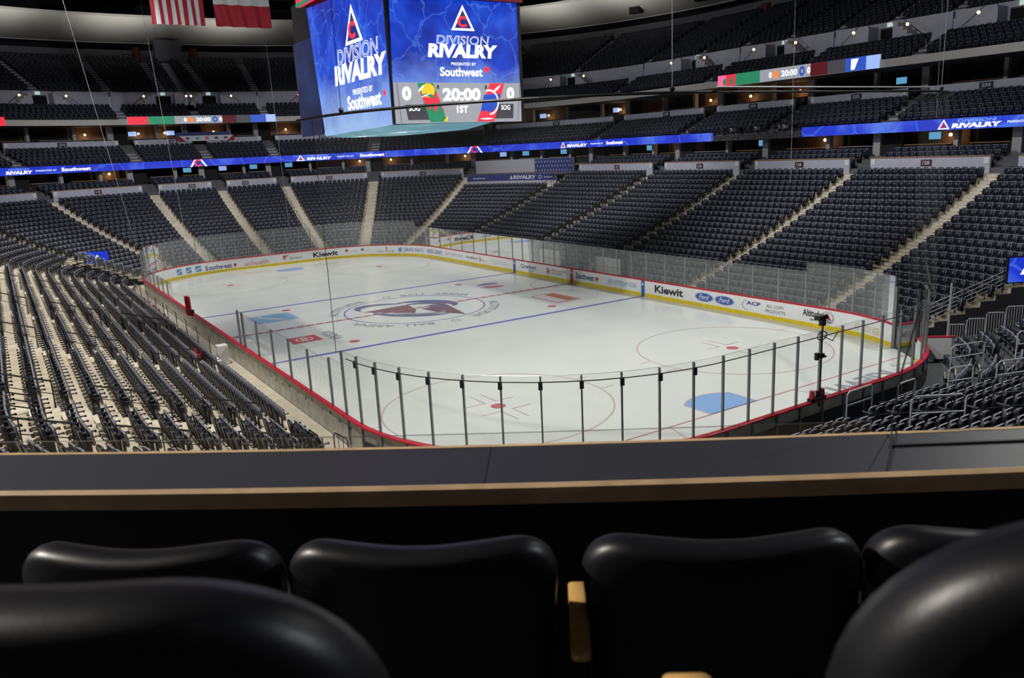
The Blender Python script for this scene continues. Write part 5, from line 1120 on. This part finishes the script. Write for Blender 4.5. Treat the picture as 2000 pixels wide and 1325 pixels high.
mb = MB(); mb.tube([P(131.745, 20.075, CZ+.002), P(131.773, 19.894, CZ+.003), P(131.780, 19.83, CZ+.01), P(131.786, 19.81, 9.15), P(131.79, 19.8, 9.219), P(131.80, 19.8, 9.377)], .002, 'black', 6); tag(mb.build('thin_cable'), 'thin dark cable rising from the right part of the counter', 'cable')
mb = MB(); mb.sweep([(20.0, 8.0), (20.0, 8.2), (21.0, 8.2), (21.0, 8.55), (22.4, 8.55), (22.4, 8.0)], 127, 136, 'wall_dark', .4); struct(mb.build('floor'))
mb = MB(); mb.sweep([(22.6, 8.0), (22.6, 14), (22.8, 14), (22.8, 8.0)], 126, 137, 'wall_dark', .4); struct(mb.build('wall_behind'))

def big_seat(s_, d_, ztop, wd, rad, label, wood=None, pan=True, dip=.0, lean=.10):
    x, y, z = P(s_, d_, ztop-.95); g = thing('club_seat', label, 'seat', (x, y, z)); F0 = local(s_, d_, ztop-.95); F = lambda a, b, c: tuple(np.subtract(F0(a, b, c), (x, y, z)))
    H = .95; hw = wd/2; mb = MB(); N = 44; z0 = .28
    out = []
    def top(a):                           # outline of the padded back, superelliptic shoulders
        return H-dip*(math.cos(PI*a/hw)*.5+.5)
    k = 12
    for i in range(k+1): t = PI/2*i/k; out.append((hw-rad*(1-math.cos(t)) if False else hw-rad+rad*math.cos(t)**.85, None, t))
    pts = [(hw*.80, z0)]+[(hw*(.80+.2*i/4), z0+(H-rad-z0)*i/4) for i in range(1, 5)]
    pts += [(hw-rad+rad*max(math.cos(PI/2*i/k), 0)**.9, H-rad+rad*math.sin(PI/2*i/k)**.9) for i in range(1, k+1)]
    inner = [((hw-rad)*(1-i/6), H-dip*(math.sin(PI/2*i/6)**2)) for i in range(1, 6)]
    pts += inner; pts = pts+[(-a, b) for a, b in pts[::-1]]
    cx, cz = 0, .62; th = .075; n = len(pts)
    prof = [(.80, .012), (.93, .0), (.985, .010), (1.0, .030), (1.0, .048), (.985, .066), (.94, .076), (.80, .070)]
    def bend(a, b, c): return F(a, b+(c-.3)*lean*1.0-.035*(1-(a/hw)**2)*0+.05*(a/hw)**2*-1+.0, c)
    rings = [[bend(a*q, yy, (c-cz)*q+cz) for a, c in pts] for q, yy in prof]
    vs = [p for r_ in rings for p in r_]; m_ = len(prof); fs = [(r_*n+i, r_*n+(i+1) % n, (r_+1)*n+(i+1) % n, (r_+1)*n+i) for r_ in range(m_-1) for i in range(n)]
    c0, c1 = len(vs), len(vs)+1; vs += [bend(0, .02, cz), bend(0, .064, cz)]
    fs += [(c0, (i+1) % n, i) for i in range(n)]+[(c1, (m_-1)*n+i, (m_-1)*n+(i+1) % n) for i in range(n)]
    mb.add(vs, fs, 'vinyl'); mb.build('backrest', g, smooth=True)
    if pan:
        mb = MB(); padded(mb, rrect(wd*.9, .32, .80 if d_ < 21 else .64, .07, .05), .09, .06, lambda a, b, c: F(a, b-.16+(c-.3)*.1, c), 'vinyl'); mb.build('seat_pan', g, smooth=True)
    for sg in (-1, 1): mb = MB(); mb.box(sg*hw*.9-.015, sg*hw*.9+.015, -.12, .05, 0, .5, 'black_metal', F); mb.build('leg', g)
    return g, F
SEATS = [(131.295, 'leftmost full one of the front row'), (131.447, 'second from the left in the front row'), (131.607, 'third from the left, right of the upright wooden armrest'), (131.757, 'fourth from the left, cut by the right edge')]
for s_, nm in SEATS: big_seat(s_, 20.42, 9.137, .50, .085, f'black padded club seat, {nm}', dip=.006)

big_seat(131.414, 21.22, 9.532, .50, .17, 'large blurred black club seat filling the bottom left corner', dip=0, lean=.1)
big_seat(131.655, 21.22, 9.572, .52, .2, 'large blurred black club seat rising at the bottom right corner', dip=0, lean=.1)
def armrest(s_, d0, d1, z, w_, m, label, name='armrest'):
    x, y, zz = P(s_, d0, z); g = thing(name, label, 'armrest', (x, y, zz)); F0 = local(s_, d0, z); F = lambda a, b, c: tuple(np.subtract(F0(a, b, c), (x, y, zz)))
    mb = MB(); L_ = d1-d0; out = rrect(w_, 0, L_, w_*.3, w_*.2); padded(mb, out, .022, .08, lambda a, b, c: F(a, c, b-.022), m); mb.build('arm_top', g, smooth=True)
    mb = MB(); mb.box(-.008, .008, L_*.5, L_*.8, -.35, -.022, 'black_metal', F); mb.build('arm_bracket', g)
armrest(131.531, 20.36, 20.60, 8.975, .036, 'wood', 'pale wooden armrest between the second and third front row seats')
armrest(131.384, 20.38, 20.56, 9.0, .03, 'steel', 'grey metal armrest end between the first and second front row seats')
armrest(131.683, 20.40, 20.58, 9.03, .02, 'steel', 'grey metal armrest end between the third and fourth front row seats')
armrest(131.567, 20.90, 21.2, 9.165, .062, 'wood', 'brown wooden armrest at the bottom edge of the picture')
